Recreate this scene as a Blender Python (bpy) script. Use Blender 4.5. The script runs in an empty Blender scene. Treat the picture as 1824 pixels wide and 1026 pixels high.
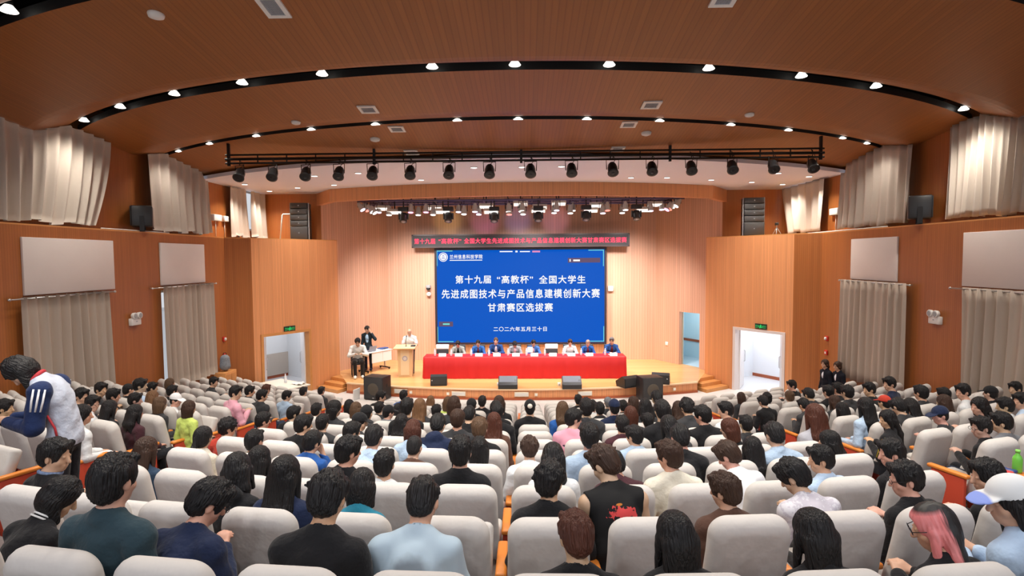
import bpy, bmesh, math, random
import numpy as np
from mathutils import Vector, Matrix, Euler

# ------------------------------------------------------------------ camera, world, lights, exposure
SC = bpy.context.scene
COL = SC.collection
PI = math.pi
CX, CZ, FPX, YAW, PITCH, ROLL = 0.15, 4.55, 1000.0, math.radians(-1.3), math.radians(-3.03), math.radians(-0.4)
def cam_axes():
    f = np.array([math.sin(YAW)*math.cos(PITCH), math.cos(YAW)*math.cos(PITCH), math.sin(PITCH)])
    r = np.array([math.cos(YAW), -math.sin(YAW), 0.0]); u = np.cross(r, f)
    return math.cos(ROLL)*r + math.sin(ROLL)*u, -math.sin(ROLL)*r + math.cos(ROLL)*u, f
AR, AU, AF = cam_axes()
CAMP = np.array([CX, 0.0, CZ])
def proj(p):
    d = np.array(p, float) - CAMP; z = d @ AF
    return 912 + FPX*(d @ AR)/z, 513 - FPX*(d @ AU)/z, z
def ray(px, py): return AF + AR*((px-912)/FPX) - AU*((py-513)/FPX)
def at_y(px, py, Y): d = ray(px, py); return CAMP + d*(Y/d[1])
def at_x(px, py, X): d = ray(px, py); return CAMP + d*((X-CX)/d[0])
def at_z(px, py, Z): d = ray(px, py); return CAMP + d*((Z-CZ)/d[2])

cam_d = bpy.data.cameras.new('camera'); cam = bpy.data.objects.new('camera', cam_d); COL.objects.link(cam)
cam_d.sensor_width = 36.0; cam_d.lens = 36.0*FPX/1824.0; cam_d.clip_start = 0.05; cam_d.clip_end = 300
M = Matrix(((AR[0], AU[0], -AF[0], CX), (AR[1], AU[1], -AF[1], 0.0), (AR[2], AU[2], -AF[2], CZ), (0, 0, 0, 1)))
cam.matrix_world = M
SC.camera = cam
SC.view_settings.view_transform = 'Standard'; SC.view_settings.look = 'None'
SC.view_settings.gamma = 1.0; SC.view_settings.exposure = 0.0
SC.view_settings.use_curve_mapping = False
world = bpy.data.worlds.new('world'); SC.world = world; world.use_nodes = True
bg = world.node_tree.nodes['Background']; bg.inputs[0].default_value = (0.90, 0.94, 1.0, 1); bg.inputs[1].default_value = 0.85
SC.cycles.max_bounces = 6; SC.cycles.diffuse_bounces = 3; SC.cycles.glossy_bounces = 2
SC.cycles.transmission_bounces = 4; SC.cycles.transparent_max_bounces = 6
SC.cycles.caustics_reflective = False; SC.cycles.caustics_refractive = False
SC.cycles.sample_clamp_indirect = 4.0

def spot(name, loc, target, energy, size=1.2, blend=0.6, color=(1, 0.93, 0.82), radius=0.1):
    d = bpy.data.lights.new(name, 'SPOT'); d.energy = energy; d.spot_size = size; d.spot_blend = blend
    d.color = color; d.shadow_soft_size = radius
    o = bpy.data.objects.new(name, d); COL.objects.link(o); o.location = loc
    o.rotation_euler = (Vector(target)-Vector(loc)).to_track_quat('-Z', 'Y').to_euler()
    return o
REAR_FILL_W, SLOT_W, WHITE_W, STAGE_W, FRONT_W = 150.0, 190.0, 330.0, 950.0, 360.0    # watts of the lamps of each kind

# ------------------------------------------------------------------ materials
MATS = {}
def nmat(name):
    m = bpy.data.materials.new(name); m.use_nodes = True
    nt = m.node_tree; b = nt.nodes['Principled BSDF']; MATS[name] = m
    return m, nt, b
def mat(name, col, rough=0.6, metal=0.0, emit=None, estr=0.0, spec=0.5, noise=0.0, nscale=8.0, bump=0.0, bscale=40.0, sheen=0.0):
    if name in MATS: return MATS[name]
    m, nt, b = nmat(name)
    b.inputs['Base Color'].default_value = (*col, 1); b.inputs['Roughness'].default_value = rough
    b.inputs['Metallic'].default_value = metal; b.inputs['Specular IOR Level'].default_value = spec
    if sheen: b.inputs['Sheen Weight'].default_value = sheen
    if emit: b.inputs['Emission Color'].default_value = (*emit, 1); b.inputs['Emission Strength'].default_value = estr
    if noise:
        tc = nt.nodes.new('ShaderNodeTexCoord'); n = nt.nodes.new('ShaderNodeTexNoise'); n.inputs['Scale'].default_value = nscale
        n.inputs['Detail'].default_value = 3
        mx = nt.nodes.new('ShaderNodeMix'); mx.data_type = 'RGBA'; mx.blend_type = 'MIX'
        mx.inputs['A'].default_value = (*[c*(1-noise) for c in col], 1); mx.inputs['B'].default_value = (*[min(1, c*(1+noise)) for c in col], 1)
        nt.links.new(tc.outputs['Object'], n.inputs['Vector']); nt.links.new(n.outputs['Fac'], mx.inputs['Factor'])
        nt.links.new(mx.outputs['Result'], b.inputs['Base Color'])
    if bump:
        tc = nt.nodes.new('ShaderNodeTexCoord'); n = nt.nodes.new('ShaderNodeTexNoise'); n.inputs['Scale'].default_value = bscale
        bp = nt.nodes.new('ShaderNodeBump'); bp.inputs['Strength'].default_value = bump; bp.inputs['Distance'].default_value = 0.02
        nt.links.new(tc.outputs['Object'], n.inputs['Vector']); nt.links.new(n.outputs['Fac'], bp.inputs['Height'])
        nt.links.new(bp.outputs['Normal'], b.inputs['Normal'])
    return m
def wood(name, ca, cb, groove, coord='UV', axis='X', period=0.07, rough=0.42, gdepth=0.35):
    """slatted acoustic panelling: grooves every `period` metres across `axis`, long grain along the other"""
    m, nt, b = nmat(name); N = nt.nodes.new; L = nt.links.new
    tc = N('ShaderNodeTexCoord'); sep = N('ShaderNodeSeparateXYZ'); L(tc.outputs[coord], sep.inputs[0])
    mp = N('ShaderNodeMapping'); L(tc.outputs[coord], mp.inputs['Vector'])
    mp.inputs['Scale'].default_value = (9, 0.5, 0.5) if axis == 'X' else (0.5, 9, 0.5)
    n = N('ShaderNodeTexNoise'); n.inputs['Scale'].default_value = 2.0; n.inputs['Detail'].default_value = 5; L(mp.outputs[0], n.inputs['Vector'])
    mx = N('ShaderNodeMix'); mx.data_type = 'RGBA'; mx.inputs['A'].default_value = (*ca, 1); mx.inputs['B'].default_value = (*cb, 1)
    L(n.outputs['Fac'], mx.inputs['Factor'])
    # board tone: each board a slightly different tone
    dv = N('ShaderNodeMath'); dv.operation = 'DIVIDE'; L(sep.outputs[axis], dv.inputs[0]); dv.inputs[1].default_value = period
    fl = N('ShaderNodeMath'); fl.operation = 'FLOOR'; L(dv.outputs[0], fl.inputs[0])
    wn = N('ShaderNodeTexWhiteNoise'); wn.noise_dimensions = '1D'; L(fl.outputs[0], wn.inputs['W'])
    ma = N('ShaderNodeMath'); ma.operation = 'MULTIPLY_ADD'; L(wn.outputs['Value'], ma.inputs[0]); ma.inputs[1].default_value = 0.13; ma.inputs[2].default_value = 0.935
    vm = N('ShaderNodeMix'); vm.data_type = 'RGBA'; vm.blend_type = 'MULTIPLY'; vm.inputs['Factor'].default_value = 1
    L(mx.outputs['Result'], vm.inputs['A']); L(ma.outputs[0], vm.inputs['B'])
    fr = N('ShaderNodeMath'); fr.operation = 'FRACT'; L(dv.outputs[0], fr.inputs[0])
    gt = N('ShaderNodeMath'); gt.operation = 'LESS_THAN'; L(fr.outputs[0], gt.inputs[0]); gt.inputs[1].default_value = 0.20
    sc = N('ShaderNodeMath'); sc.operation = 'MULTIPLY'; L(gt.outputs[0], sc.inputs[0]); sc.inputs[1].default_value = gdepth
    gm = N('ShaderNodeMix'); gm.data_type = 'RGBA'; L(sc.outputs[0], gm.inputs['Factor']); L(vm.outputs['Result'], gm.inputs['A']); gm.inputs['B'].default_value = (*groove, 1)
    L(gm.outputs['Result'], b.inputs['Base Color']); b.inputs['Roughness'].default_value = rough
    return m
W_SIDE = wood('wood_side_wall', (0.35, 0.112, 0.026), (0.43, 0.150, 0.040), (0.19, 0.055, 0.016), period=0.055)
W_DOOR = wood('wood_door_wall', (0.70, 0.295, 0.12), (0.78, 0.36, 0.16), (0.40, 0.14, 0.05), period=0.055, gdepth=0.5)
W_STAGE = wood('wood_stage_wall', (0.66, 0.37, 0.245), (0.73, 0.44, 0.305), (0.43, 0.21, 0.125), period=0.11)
W_CEIL = wood('wood_ceiling', (0.28, 0.091, 0.016), (0.37, 0.128, 0.024), (0.16, 0.048, 0.009), coord='Object', axis='X', period=0.075, rough=0.5)
W_FLOOR = wood('wood_stage_floor', (0.66, 0.36, 0.13), (0.78, 0.46, 0.19), (0.45, 0.22, 0.08), coord='Object', axis='Y', period=0.12, rough=0.22, gdepth=0.2)
W_TRIM = mat('wood_trim', (0.62, 0.28, 0.09), 0.4, noise=0.12, nscale=5)
W_RED = mat('red_wood_trim', (0.36, 0.085, 0.03), 0.4)
M_WHITE = mat('white_paint', (0.84, 0.87, 0.99), 0.55)
M_PANEL = mat('acoustic_panel_white', (0.74, 0.67, 0.64), 0.8, noise=0.04, nscale=2, bump=0.1, bscale=120)
M_BLACK = mat('black_matt', (0.012, 0.012, 0.013), 0.55)
M_BLACKP = mat('black_plastic', (0.02, 0.02, 0.022), 0.35)
M_GRILLE = mat('speaker_grille', (0.028, 0.028, 0.03), 0.5, bump=0.4, bscale=220)
M_STEEL = mat('black_steel', (0.015, 0.013, 0.013), 0.4, metal=0.4)
M_CHROME = mat('brushed_metal', (0.62, 0.62, 0.63), 0.3, metal=0.9)
M_WPLAS = mat('white_plastic', (0.82, 0.82, 0.80), 0.4)
M_GREY = mat('grey_paint', (0.35, 0.36, 0.37), 0.5)
M_FLOOR = mat('hall_floor', (0.62, 0.58, 0.56), 0.6, noise=0.08, nscale=3)
M_CARPET = mat('aisle_carpet', (0.20, 0.16, 0.15), 0.9, noise=0.15, nscale=20)
M_SCALLOP = mat('scallop_glow', (1, 1, 1), 0.4, emit=(1.0, 0.95, 0.85), estr=2.6)
M_LED = mat('downlight_glow', (1, 1, 1), 0.4, emit=(1.0, 0.97, 0.92), estr=4.0)
M_GLASS, _nt, _b = nmat('window_glass')
_tr = _nt.nodes.new('ShaderNodeBsdfTransparent'); _gl = _nt.nodes.new('ShaderNodeBsdfGlossy'); _gl.inputs['Roughness'].default_value = 0.02
_fx = _nt.nodes.new('ShaderNodeMixShader'); _fx.inputs[0].default_value = 0.08
_nt.links.new(_tr.outputs[0], _fx.inputs[1]); _nt.links.new(_gl.outputs[0], _fx.inputs[2]); _nt.links.new(_fx.outputs[0], _nt.nodes['Material Output'].inputs[0])
def objcol(name, rough=0.7, spec=0.3, sheen=0.0, bump=0.0, bscale=30.0, vary=0.12, nscale=14.0, stretch=None):
    """a material whose colour is the object's own colour"""
    m, nt, b = nmat(name); N = nt.nodes.new; L = nt.links.new
    oi = N('ShaderNodeObjectInfo'); tc = N('ShaderNodeTexCoord'); n = N('ShaderNodeTexNoise'); n.inputs['Scale'].default_value = nscale; n.inputs['Detail'].default_value = 3
    src = tc.outputs['Object']
    if stretch:
        mp = N('ShaderNodeMapping'); mp.inputs['Scale'].default_value = stretch; L(src, mp.inputs['Vector']); src = mp.outputs[0]
    L(src, n.inputs['Vector'])
    ma = N('ShaderNodeMath'); ma.operation = 'MULTIPLY_ADD'; L(n.outputs['Fac'], ma.inputs[0]); ma.inputs[1].default_value = 2*vary; ma.inputs[2].default_value = 1-vary
    vm = N('ShaderNodeMix'); vm.data_type = 'RGBA'; vm.blend_type = 'MULTIPLY'; vm.inputs['Factor'].default_value = 1
    L(oi.outputs['Color'], vm.inputs['A']); L(ma.outputs[0], vm.inputs['B']); L(vm.outputs['Result'], b.inputs['Base Color'])
    b.inputs['Roughness'].default_value = rough; b.inputs['Specular IOR Level'].default_value = spec
    if sheen: b.inputs['Sheen Weight'].default_value = sheen
    if bump:
        n2 = N('ShaderNodeTexNoise'); n2.inputs['Scale'].default_value = bscale; n2.inputs['Detail'].default_value = 2; L(src, n2.inputs['Vector'])
        bp = N('ShaderNodeBump'); bp.inputs['Strength'].default_value = bump; bp.inputs['Distance'].default_value = 0.02
        L(n2.outputs['Fac'], bp.inputs['Height']); L(bp.outputs['Normal'], b.inputs['Normal'])
    return m
M_SKIN = objcol('skin', 0.5, 0.4, vary=0.05)
M_CLOTH = objcol('cloth', 0.85, 0.2, sheen=0.1, bump=0.5, bscale=22, vary=0.08, nscale=9)
M_HAIR = objcol('hair', 0.5, 0.35, bump=0.9, bscale=95, vary=0.45, nscale=80, stretch=(1, 1, 0.10))
M_OBJ = objcol('plain', 0.5, 0.4, vary=0.04)

# ------------------------------------------------------------------ mesh helpers
class MB:
    def __init__(s): s.v = []; s.f = []; s.uv = []; s.m = []; s.sm = []; s.cur = 0
    def face(s, idx, uv=None, smooth=False):
        s.f.append(tuple(idx)); s.uv.append(uv); s.m.append(s.cur); s.sm.append(smooth)
    def verts(s, pts):
        k = len(s.v); s.v += [tuple(map(float, p)) for p in pts]; return k
    def box(s, lo, hi, xf=None):
        x0, y0, z0 = lo; x1, y1, z1 = hi
        p = [(x0,y0,z0),(x1,y0,z0),(x1,y1,z0),(x0,y1,z0),(x0,y0,z1),(x1,y0,z1),(x1,y1,z1),(x0,y1,z1)]
        if xf is not None: p = [tuple(xf @ Vector(q)) for q in p]
        k = s.verts(p)
        for q in ((0,3,2,1),(4,5,6,7),(0,1,5,4),(1,2,6,5),(2,3,7,6),(3,0,4,7)): s.face([k+i for i in q])
        return s
    def rbox(s, lo, hi, r, xf=None, seg=2):
        """box with rounded edges"""
        bm = bmesh.new(); bmesh.ops.create_cube(bm, size=1.0)
        c = [(a+b)/2 for a, b in zip(lo, hi)]; d = [b-a for a, b in zip(lo, hi)]
        for v in bm.verts: v.co = Vector([c[i]+v.co[i]*d[i] for i in range(3)])
        bmesh.ops.bevel(bm, geom=bm.edges[:], offset=r, segments=seg, affect='EDGES', profile=0.5)
        s.add_bm(bm, xf); return s
    def add_bm(s, bm, xf=None, smooth=True):
        bm.verts.index_update(); k = s.verts([(xf @ v.co) if xf is not None else v.co for v in bm.verts])
        for f in bm.faces: s.face([k+v.index for v in f.verts], None, smooth)
        bm.free()
    def tube(s, pts, r, n=8, cap=True, smooth=True):
        pts = [Vector(p) for p in pts]; rs = r if isinstance(r, (list, tuple)) else [r]*len(pts)
        rings = []; up = None
        for i, p in enumerate(pts):
            d = (pts[min(i+1, len(pts)-1)] - pts[max(i-1, 0)]).normalized()
            if up is None:
                a = Vector((0,0,1)) if abs(d.z) < 0.9 else Vector((1,0,0)); up = (a - d*a.dot(d)).normalized()
            else: up = (up - d*up.dot(d)).normalized()
            b = d.cross(up)
            rings.append(s.verts([p + rs[i]*(up*math.cos(2*PI*j/n) + b*math.sin(2*PI*j/n)) for j in range(n)]))
        for a, b in zip(rings, rings[1:]):
            for j in range(n): s.face((a+j, a+(j+1)%n, b+(j+1)%n, b+j), None, smooth)
        if cap:
            s.face([rings[0]+j for j in reversed(range(n))]); s.face([rings[-1]+j for j in range(n)])
        return s
    def lathe(s, prof, n=16, xf=None, smooth=True, cap=True):
        """profile [(r, z)...] turned about z"""
        rings = []
        for r, z in prof:
            ps = [Vector((r*math.cos(2*PI*j/n), r*math.sin(2*PI*j/n), z)) for j in range(n)]
            rings.append(s.verts([xf @ p if xf is not None else p for p in ps]))
        for a, b in zip(rings, rings[1:]):
            for j in range(n): s.face((a+j, a+(j+1)%n, b+(j+1)%n, b+j), None, smooth)
        if cap:
            s.face([rings[0]+j for j in reversed(range(n))]); s.face([rings[-1]+j for j in range(n)])
        return s
    def prism(s, poly, z0, z1):
        n = len(poly); a = s.verts([(x, y, z0) for x, y in poly]); b = s.verts([(x, y, z1) for x, y in poly])
        s.face([a+i for i in reversed(range(n))]); s.face([b+i for i in range(n)])
        for i in range(n): s.face((a+i, a+(i+1)%n, b+(i+1)%n, b+i))
        return s
    def mesh(s, name):
        me = bpy.data.meshes.new(name); me.from_pydata(s.v, [], s.f)
        me.polygons.foreach_set('use_smooth', s.sm); me.polygons.foreach_set('material_index', s.m)
        if any(u is not None for u in s.uv):
            ul = me.uv_layers.new(name='UVMap').data; k = 0
            for f, u in zip(s.f, s.uv):
                for i in range(len(f)):
                    if u is not None: ul[k].uv = u[i]
                    k += 1
        me.update(); return me
    def build(s, name, mats, parent=None, xf=None, color=None, label=None, kind=None):
        me = s.mesh(name)
        for m in (mats if isinstance(mats, (list, tuple)) else [mats]): me.materials.append(m)
        return place(me, name, parent, xf, color, label, kind)
def place(me, name, parent=None, xf=None, color=None, label=None, kind=None):
    o = bpy.data.objects.new(name, me); COL.objects.link(o)
    if parent: o.parent = parent
    if xf is not None: o.matrix_local = xf if isinstance(xf, Matrix) else Matrix.Translation(xf)
    if color: o.color = (*color, 1)
    if label: o['label'] = label
    if kind: o['kind'] = kind
    return o
def tag(o, label, cat, group=None, kind=None):
    o['label'] = label; o['category'] = cat
    if group: o['group'] = group
    if kind: o['kind'] = kind
    return o
def thing(name, label, cat, loc=(0,0,0), rz=0.0, group=None):
    o = bpy.data.objects.new(name, None); COL.objects.link(o); o.empty_display_size = 0.1
    o.location = loc; o.rotation_euler = (0, 0, rz)
    return tag(o, label, cat, group)
def copy_thing(root, loc, rz, label, group=None, skip=()):
    r = root.copy(); COL.objects.link(r); r.location = loc; r.rotation_euler = (0, 0, rz); r['label'] = label
    if group: r['group'] = group
    for ch in root.children:
        if ch.name.split('.')[0] in skip: continue
        c = ch.copy(); COL.objects.link(c); c.parent = r
        for g in ch.children:
            d = g.copy(); COL.objects.link(d); d.parent = c
    return r
def struct(o): o['kind'] = 'structure'; return o
def RX(a): return Matrix.Rotation(a, 4, 'X')
def RY(a): return Matrix.Rotation(a, 4, 'Y')
def RZ(a): return Matrix.Rotation(a, 4, 'Z')
def T(*p): return Matrix.Translation(p[0] if len(p) == 1 else p)
ORD = ['zeroth','first','second','third','fourth','fifth','sixth','seventh','eighth','ninth','tenth','eleventh','twelfth','thirteenth','fourteenth','fifteenth','sixteenth','seventeenth','eighteenth']

# ------------------------------------------------------------------ the hall
WX, UX, LEDGE, ZV = 9.0, 9.4, 5.22, 7.36      # half width below and above the ledge, ledge height, slot height
def wall(mb, p0, p1, z0, z1, holes=(), thick=0.2, side=1):
    """wall of boxes from p0 to p1 with holes (s0, s1, za, zb); `side` is the side the thickness goes to"""
    p0 = Vector((*p0, 0)); p1 = Vector((*p1, 0)); d = (p1-p0); L = d.length; d.normalize(); nrm = Vector((-d.y, d.x, 0))*side
    def piece(s0, s1, a, b):
        if s1-s0 < 1e-4 or b-a < 1e-4: return
        q = []
        for o in (Vector(), nrm*thick):
            for s, z in ((s0,a),(s1,a),(s1,b),(s0,b)):
                v = p0+d*s+o; q.append((v.x, v.y, z))
        k = mb.verts(q); uv = [(s0,a),(s1,a),(s1,b),(s0,b)]
        fl = side > 0
        for idx, u in (((0,1,2,3), uv), ((7,6,5,4), uv[::-1]), ((0,4,5,1), [(s0,0),(s0,.1),(s1,.1),(s1,0)]), ((3,2,6,7), [(s0,0),(s1,0),(s1,.1),(s0,.1)]),
                       ((0,3,7,4), [(s0,a),(s0,b),(s0+.1,b),(s0+.1,a)]), ((1,5,6,2), [(s1,a),(s1+.1,a),(s1+.1,b),(s1,b)])):
            if not fl: idx, u = idx[::-1], u[::-1]
            mb.face([k+i for i in idx], u)
    cuts = sorted({0.0, L, *[h[0] for h in holes], *[h[1] for h in holes]})
    for a, b in zip(cuts, cuts[1:]):
        zs = z0
        for h in sorted([h for h in holes if h[0] <= a+1e-6 and h[1] >= b-1e-6], key=lambda h: h[2]):
            piece(a, b, zs, h[2]); zs = h[3]
        piece(a, b, zs, z1)
    return mb
Y0W = -1.2                                    # how far back the hall is built
def sag(x, R=14.3): return R - math.sqrt(max(0.0, R*R - x*x))
def at_wall(px, py, left, X=WX): return at_x(px, py, -X if left else X)

# lower windows and upper windows per side: (y0, y1)
LOW = {'left': ((10.25, 12.1), (13.9, 16.1)), 'right': ((9.0, 11.4), (13.2, 15.6))}
UPP = {}
for _sd, _px in (('left', ((-60, 158), (278, 358), (420, 474))), ('right', ((1704, 1850), (1512, 1612), (1412, 1456)))):
    UPP[_sd] = tuple(tuple(sorted(float(at_x(q, 300, -9.5 if _sd == 'left' else 9.5)[1]) for q in pq)) for pq in _px)
A_, B_, C_ = (WX, 16.95), (8.42, 17.45), (6.62, 20.2)       # corners of the angled door walls
for sd, sg in (('left', -1), ('right', 1)):
    mb = MB()
    hol = [(y0-Y0W, y1-Y0W, 1.25, 3.8) for y0, y1 in LOW[sd]]
    wall(mb, (sg*WX, Y0W), (sg*WX, A_[1]), -0.2, LEDGE, hol, 0.3, side=-sg)
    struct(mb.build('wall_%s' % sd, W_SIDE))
    mb = MB()
    hol = [(y0-Y0W, y1-Y0W, LEDGE+0.35, 6.95) for y0, y1 in UPP[sd]]
    wall(mb, (sg*UX, Y0W), (sg*UX, 20.4), LEDGE-0.1, 8.3, hol, 0.2, side=-sg)
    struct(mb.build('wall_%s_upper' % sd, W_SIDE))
    mb = MB(); wall(mb, (sg*A_[0], A_[1]), (sg*B_[0], B_[1]), -0.2, LEDGE, (), 0.2, side=-sg)
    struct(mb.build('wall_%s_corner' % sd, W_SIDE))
    # angled wall with the doorway
    d = Vector((sg*C_[0]-sg*B_[0], C_[1]-B_[1])); L = d.length
    hole = (0.30, 2.02, -0.2, 2.1) if sd == 'left' else (0.30, 2.05, -0.2, 2.1)
    mb = MB(); wall(mb, (sg*B_[0], B_[1]), (sg*C_[0], C_[1]), -0.2, LEDGE, (hole,), 0.2, side=-sg)
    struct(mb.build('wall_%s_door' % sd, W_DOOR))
    mb = MB(); wall(mb, (sg*C_[0], C_[1]), (sg*7.25, 20.75), -0.2, LEDGE, (), 0.15, side=-sg)
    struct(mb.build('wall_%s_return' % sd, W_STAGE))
    # ledge shelf over the lower rooms
    mb = MB(); poly = [(sg*WX, Y0W), (sg*WX, A_[1]), (sg*B_[0], B_[1]), (sg*C_[0], C_[1]), (sg*7.3, 20.6), (sg*(UX+.1), 20.6), (sg*(UX+.1), Y0W)]
    mb.prism(poly if sg > 0 else poly[::-1], LEDGE, LEDGE+0.03)
    struct(mb.build('trim_ledge_%s' % sd, W_TRIM))
    # upper back wall beside the stage opening, and stage side wall
    mb = MB(); wall(mb, (sg*UX, 20.25), (sg*7.2, 20.25), LEDGE-0.1, 7.2, (), 0.15, side=-sg)
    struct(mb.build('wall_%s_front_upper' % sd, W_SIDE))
    mb = MB(); hole = [] if sd == 'left' else [(0.98, 1.98, -0.2, 2.43)]
    wall(mb, (sg*7.2, 20.25), (sg*5.5, 23.05), -0.2, 7.6, hole, 0.15, side=-sg)
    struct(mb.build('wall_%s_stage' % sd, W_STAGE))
mb = MB(); wall(mb, (-5.5, 23.05), (5.5, 23.05), 0.0, 7.6, (), 0.2, side=1); struct(mb.build('wall_stage_back', W_STAGE))
mb = MB(); mb.box((-7.3, 19.0, 7.55), (7.3, 23.4, 7.7)); struct(mb.build('ceiling_stage', M_BLACK))

# ceiling: three bowed timber slabs, black slots between, white board before the stage
def arc_sheet(mb, y0, prof, hx, thick=0.12, n=48, R=14.3):
    """sheet bowed in plan, profile [(t, z)...] towards the stage, with an upper face"""
    xs = [hx*(2*i/n-1) for i in range(n+1)]; m = len(prof)
    g = [[(x, y0+sag(x, R)+t, z) for t, z in prof] for x in xs]
    k = mb.verts([p for row in g for p in row]); k2 = mb.verts([(p[0], p[1], p[2]+thick) for row in g for p in row])
    for i in range(n):
        mb.cur = 0
        for j in range(m-1):
            a, b, c, d = i*m+j, (i+1)*m+j, (i+1)*m+j+1, i*m+j+1
            mb.face((k+d, k+c, k+b, k+a)); mb.face((k2+a, k2+b, k2+c, k2+d))
        mb.cur = 1; mb.face((k+i*m, k+(i+1)*m, k2+(i+1)*m, k2+i*m)); j = m-1
        mb.face((k+(i+1)*m+j, k+i*m+j, k2+i*m+j, k2+(i+1)*m+j))
SLOTY = (5.03, 8.15, 11.27)
PRO = [(0.30, ZV-0.03), (2.1, 7.06), (2.2, 7.055), (2.3, 7.07), (3.12, ZV)]
PROF = [(0.30, ZV-0.03), (1.9, 7.15), (2.0, 7.147), (2.1, 7.155), (3.12, ZV)]
PROS = [(0.09, ZV-0.045), (2.1, 7.06), (2.6, 7.02)]
mb = MB(); arc_sheet(mb, SLOTY[0]-3.12, PRO, UX); struct(mb.build('ceiling_rear', [W_CEIL, M_BLACK]))
mb = MB(); arc_sheet(mb, SLOTY[0]-6.24, PRO, UX); struct(mb.build('ceiling_far_rear', [W_CEIL, M_BLACK]))
mb = MB(); arc_sheet(mb, SLOTY[0], PRO, UX); struct(mb.build('ceiling_middle', [W_CEIL, M_BLACK]))
mb = MB(); arc_sheet(mb, SLOTY[1], PROF, UX); struct(mb.build('ceiling_front', [W_CEIL, M_BLACK]))
mb = MB(); arc_sheet(mb, SLOTY[2], PROS, UX); struct(mb.build('ceiling_stage_side', [W_CEIL, M_BLACK]))
mb = MB(); mb.box((-9.6, Y0W-5.5, 7.95), (9.6, 24, 8.05)); struct(mb.build('ceiling_void', M_BLACK))
mb = MB(); nn = 40; hx = UX
pts = [(hx*(2*i/nn-1), 13.45+sag(hx*(2*i/nn-1), 16.0)) for i in range(nn+1)] + [(hx, 20.4), (-hx, 20.4)]
mb.prism(pts, 6.92, 7.02); struct(mb.build('ceiling_white', M_WHITE))
# timber fascia hung below the white board, bowed, with angled returns
mb = MB(); fp = [(-7.35, 20.25), (-6.42, 18.95)] + [(6.42*(2*i/16-1), 18.95-1.35*(1-(2*i/16-1)**2)) for i in range(1, 16)] + [(6.42, 18.95), (7.35, 20.25)]
for a, b in zip(fp, fp[1:]): wall(mb, a, b, 6.5, 6.93, (), 0.18, side=1)
struct(mb.build('trim_stage_fascia', W_DOOR))

# floors
mb = MB(); mb.box((-9.3, 12.6, -0.1), (9.3, 24, 0.0)); struct(mb.build('floor', M_FLOOR))
ROWR, ROWX0 = 14.0, 0.33
def row_y(n): return 3.39 + 0.87*n
def row_z(n): return max(0.0, 2.064 - 0.172*n)
mb = MB(); NX = 40
for n in range(-4, 12):
    z = row_z(n); xs = [-9.05+18.1*i/NX for i in range(NX+1)]
    f = lambda x, yy: yy + sag(x-ROWX0, ROWR)
    a = mb.verts([(x, f(x, row_y(n)-0.30), z) for x in xs]); b = mb.verts([(x, f(x, row_y(n)+0.57), z) for x in xs])
    c = mb.verts([(x, f(x, row_y(n)+0.57), row_z(n+1)) for x in xs])
    for i in range(NX): mb.face((a+i, a+i+1, b+i+1, b+i)); mb.face((b+i, b+i+1, c+i+1, c+i))
struct(mb.build('floor_tiers', M_CARPET))
# stage platform
def stage_front(x): return 17.82 + sag(x, 18.0)
sp = [(5.95*(2*i/30-1), stage_front(5.95*(2*i/30-1))) for i in range(31)]
mb = MB(); poly = sp + [(6.55, 20.1), (7.35, 20.3), (5.7, 23.2), (-5.7, 23.2), (-7.35, 20.3), (-6.55, 20.1)]
mb.prism(poly, 0.31, 0.35); mb.cur = 1
for (a, b), (c, d) in zip(zip(sp, sp[1:]), zip(sp, sp[1:])):
    pass
struct(mb.build('floor_stage', [W_FLOOR]))
mb = MB(); u = 0
for a, b in zip(sp, sp[1:]): wall(mb, (a[0], a[1]+.03), (b[0], b[1]+.03), 0.06, 0.312, (), 0.08, side=1)
struct(mb.build('wall_stage_riser', W_DOOR))
mb = MB()
for a, b in zip(sp, sp[1:]): wall(mb, (a[0], a[1]-.03), (b[0], b[1]-.03), 0.0, 0.062, (), 0.10, side=1)
struct(mb.build('baseboard_stage', W_RED))
mb = MB()
for a, b in zip(sp, sp[1:]): wall(mb, (a[0], a[1]-.03), (b[0], b[1]-.03), 0.312, 0.352, (), 0.10, side=1)
struct(mb.build('trim_stage_nosing', mat('stage_nosing', (0.80, 0.55, 0.33), 0.35)))
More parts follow.
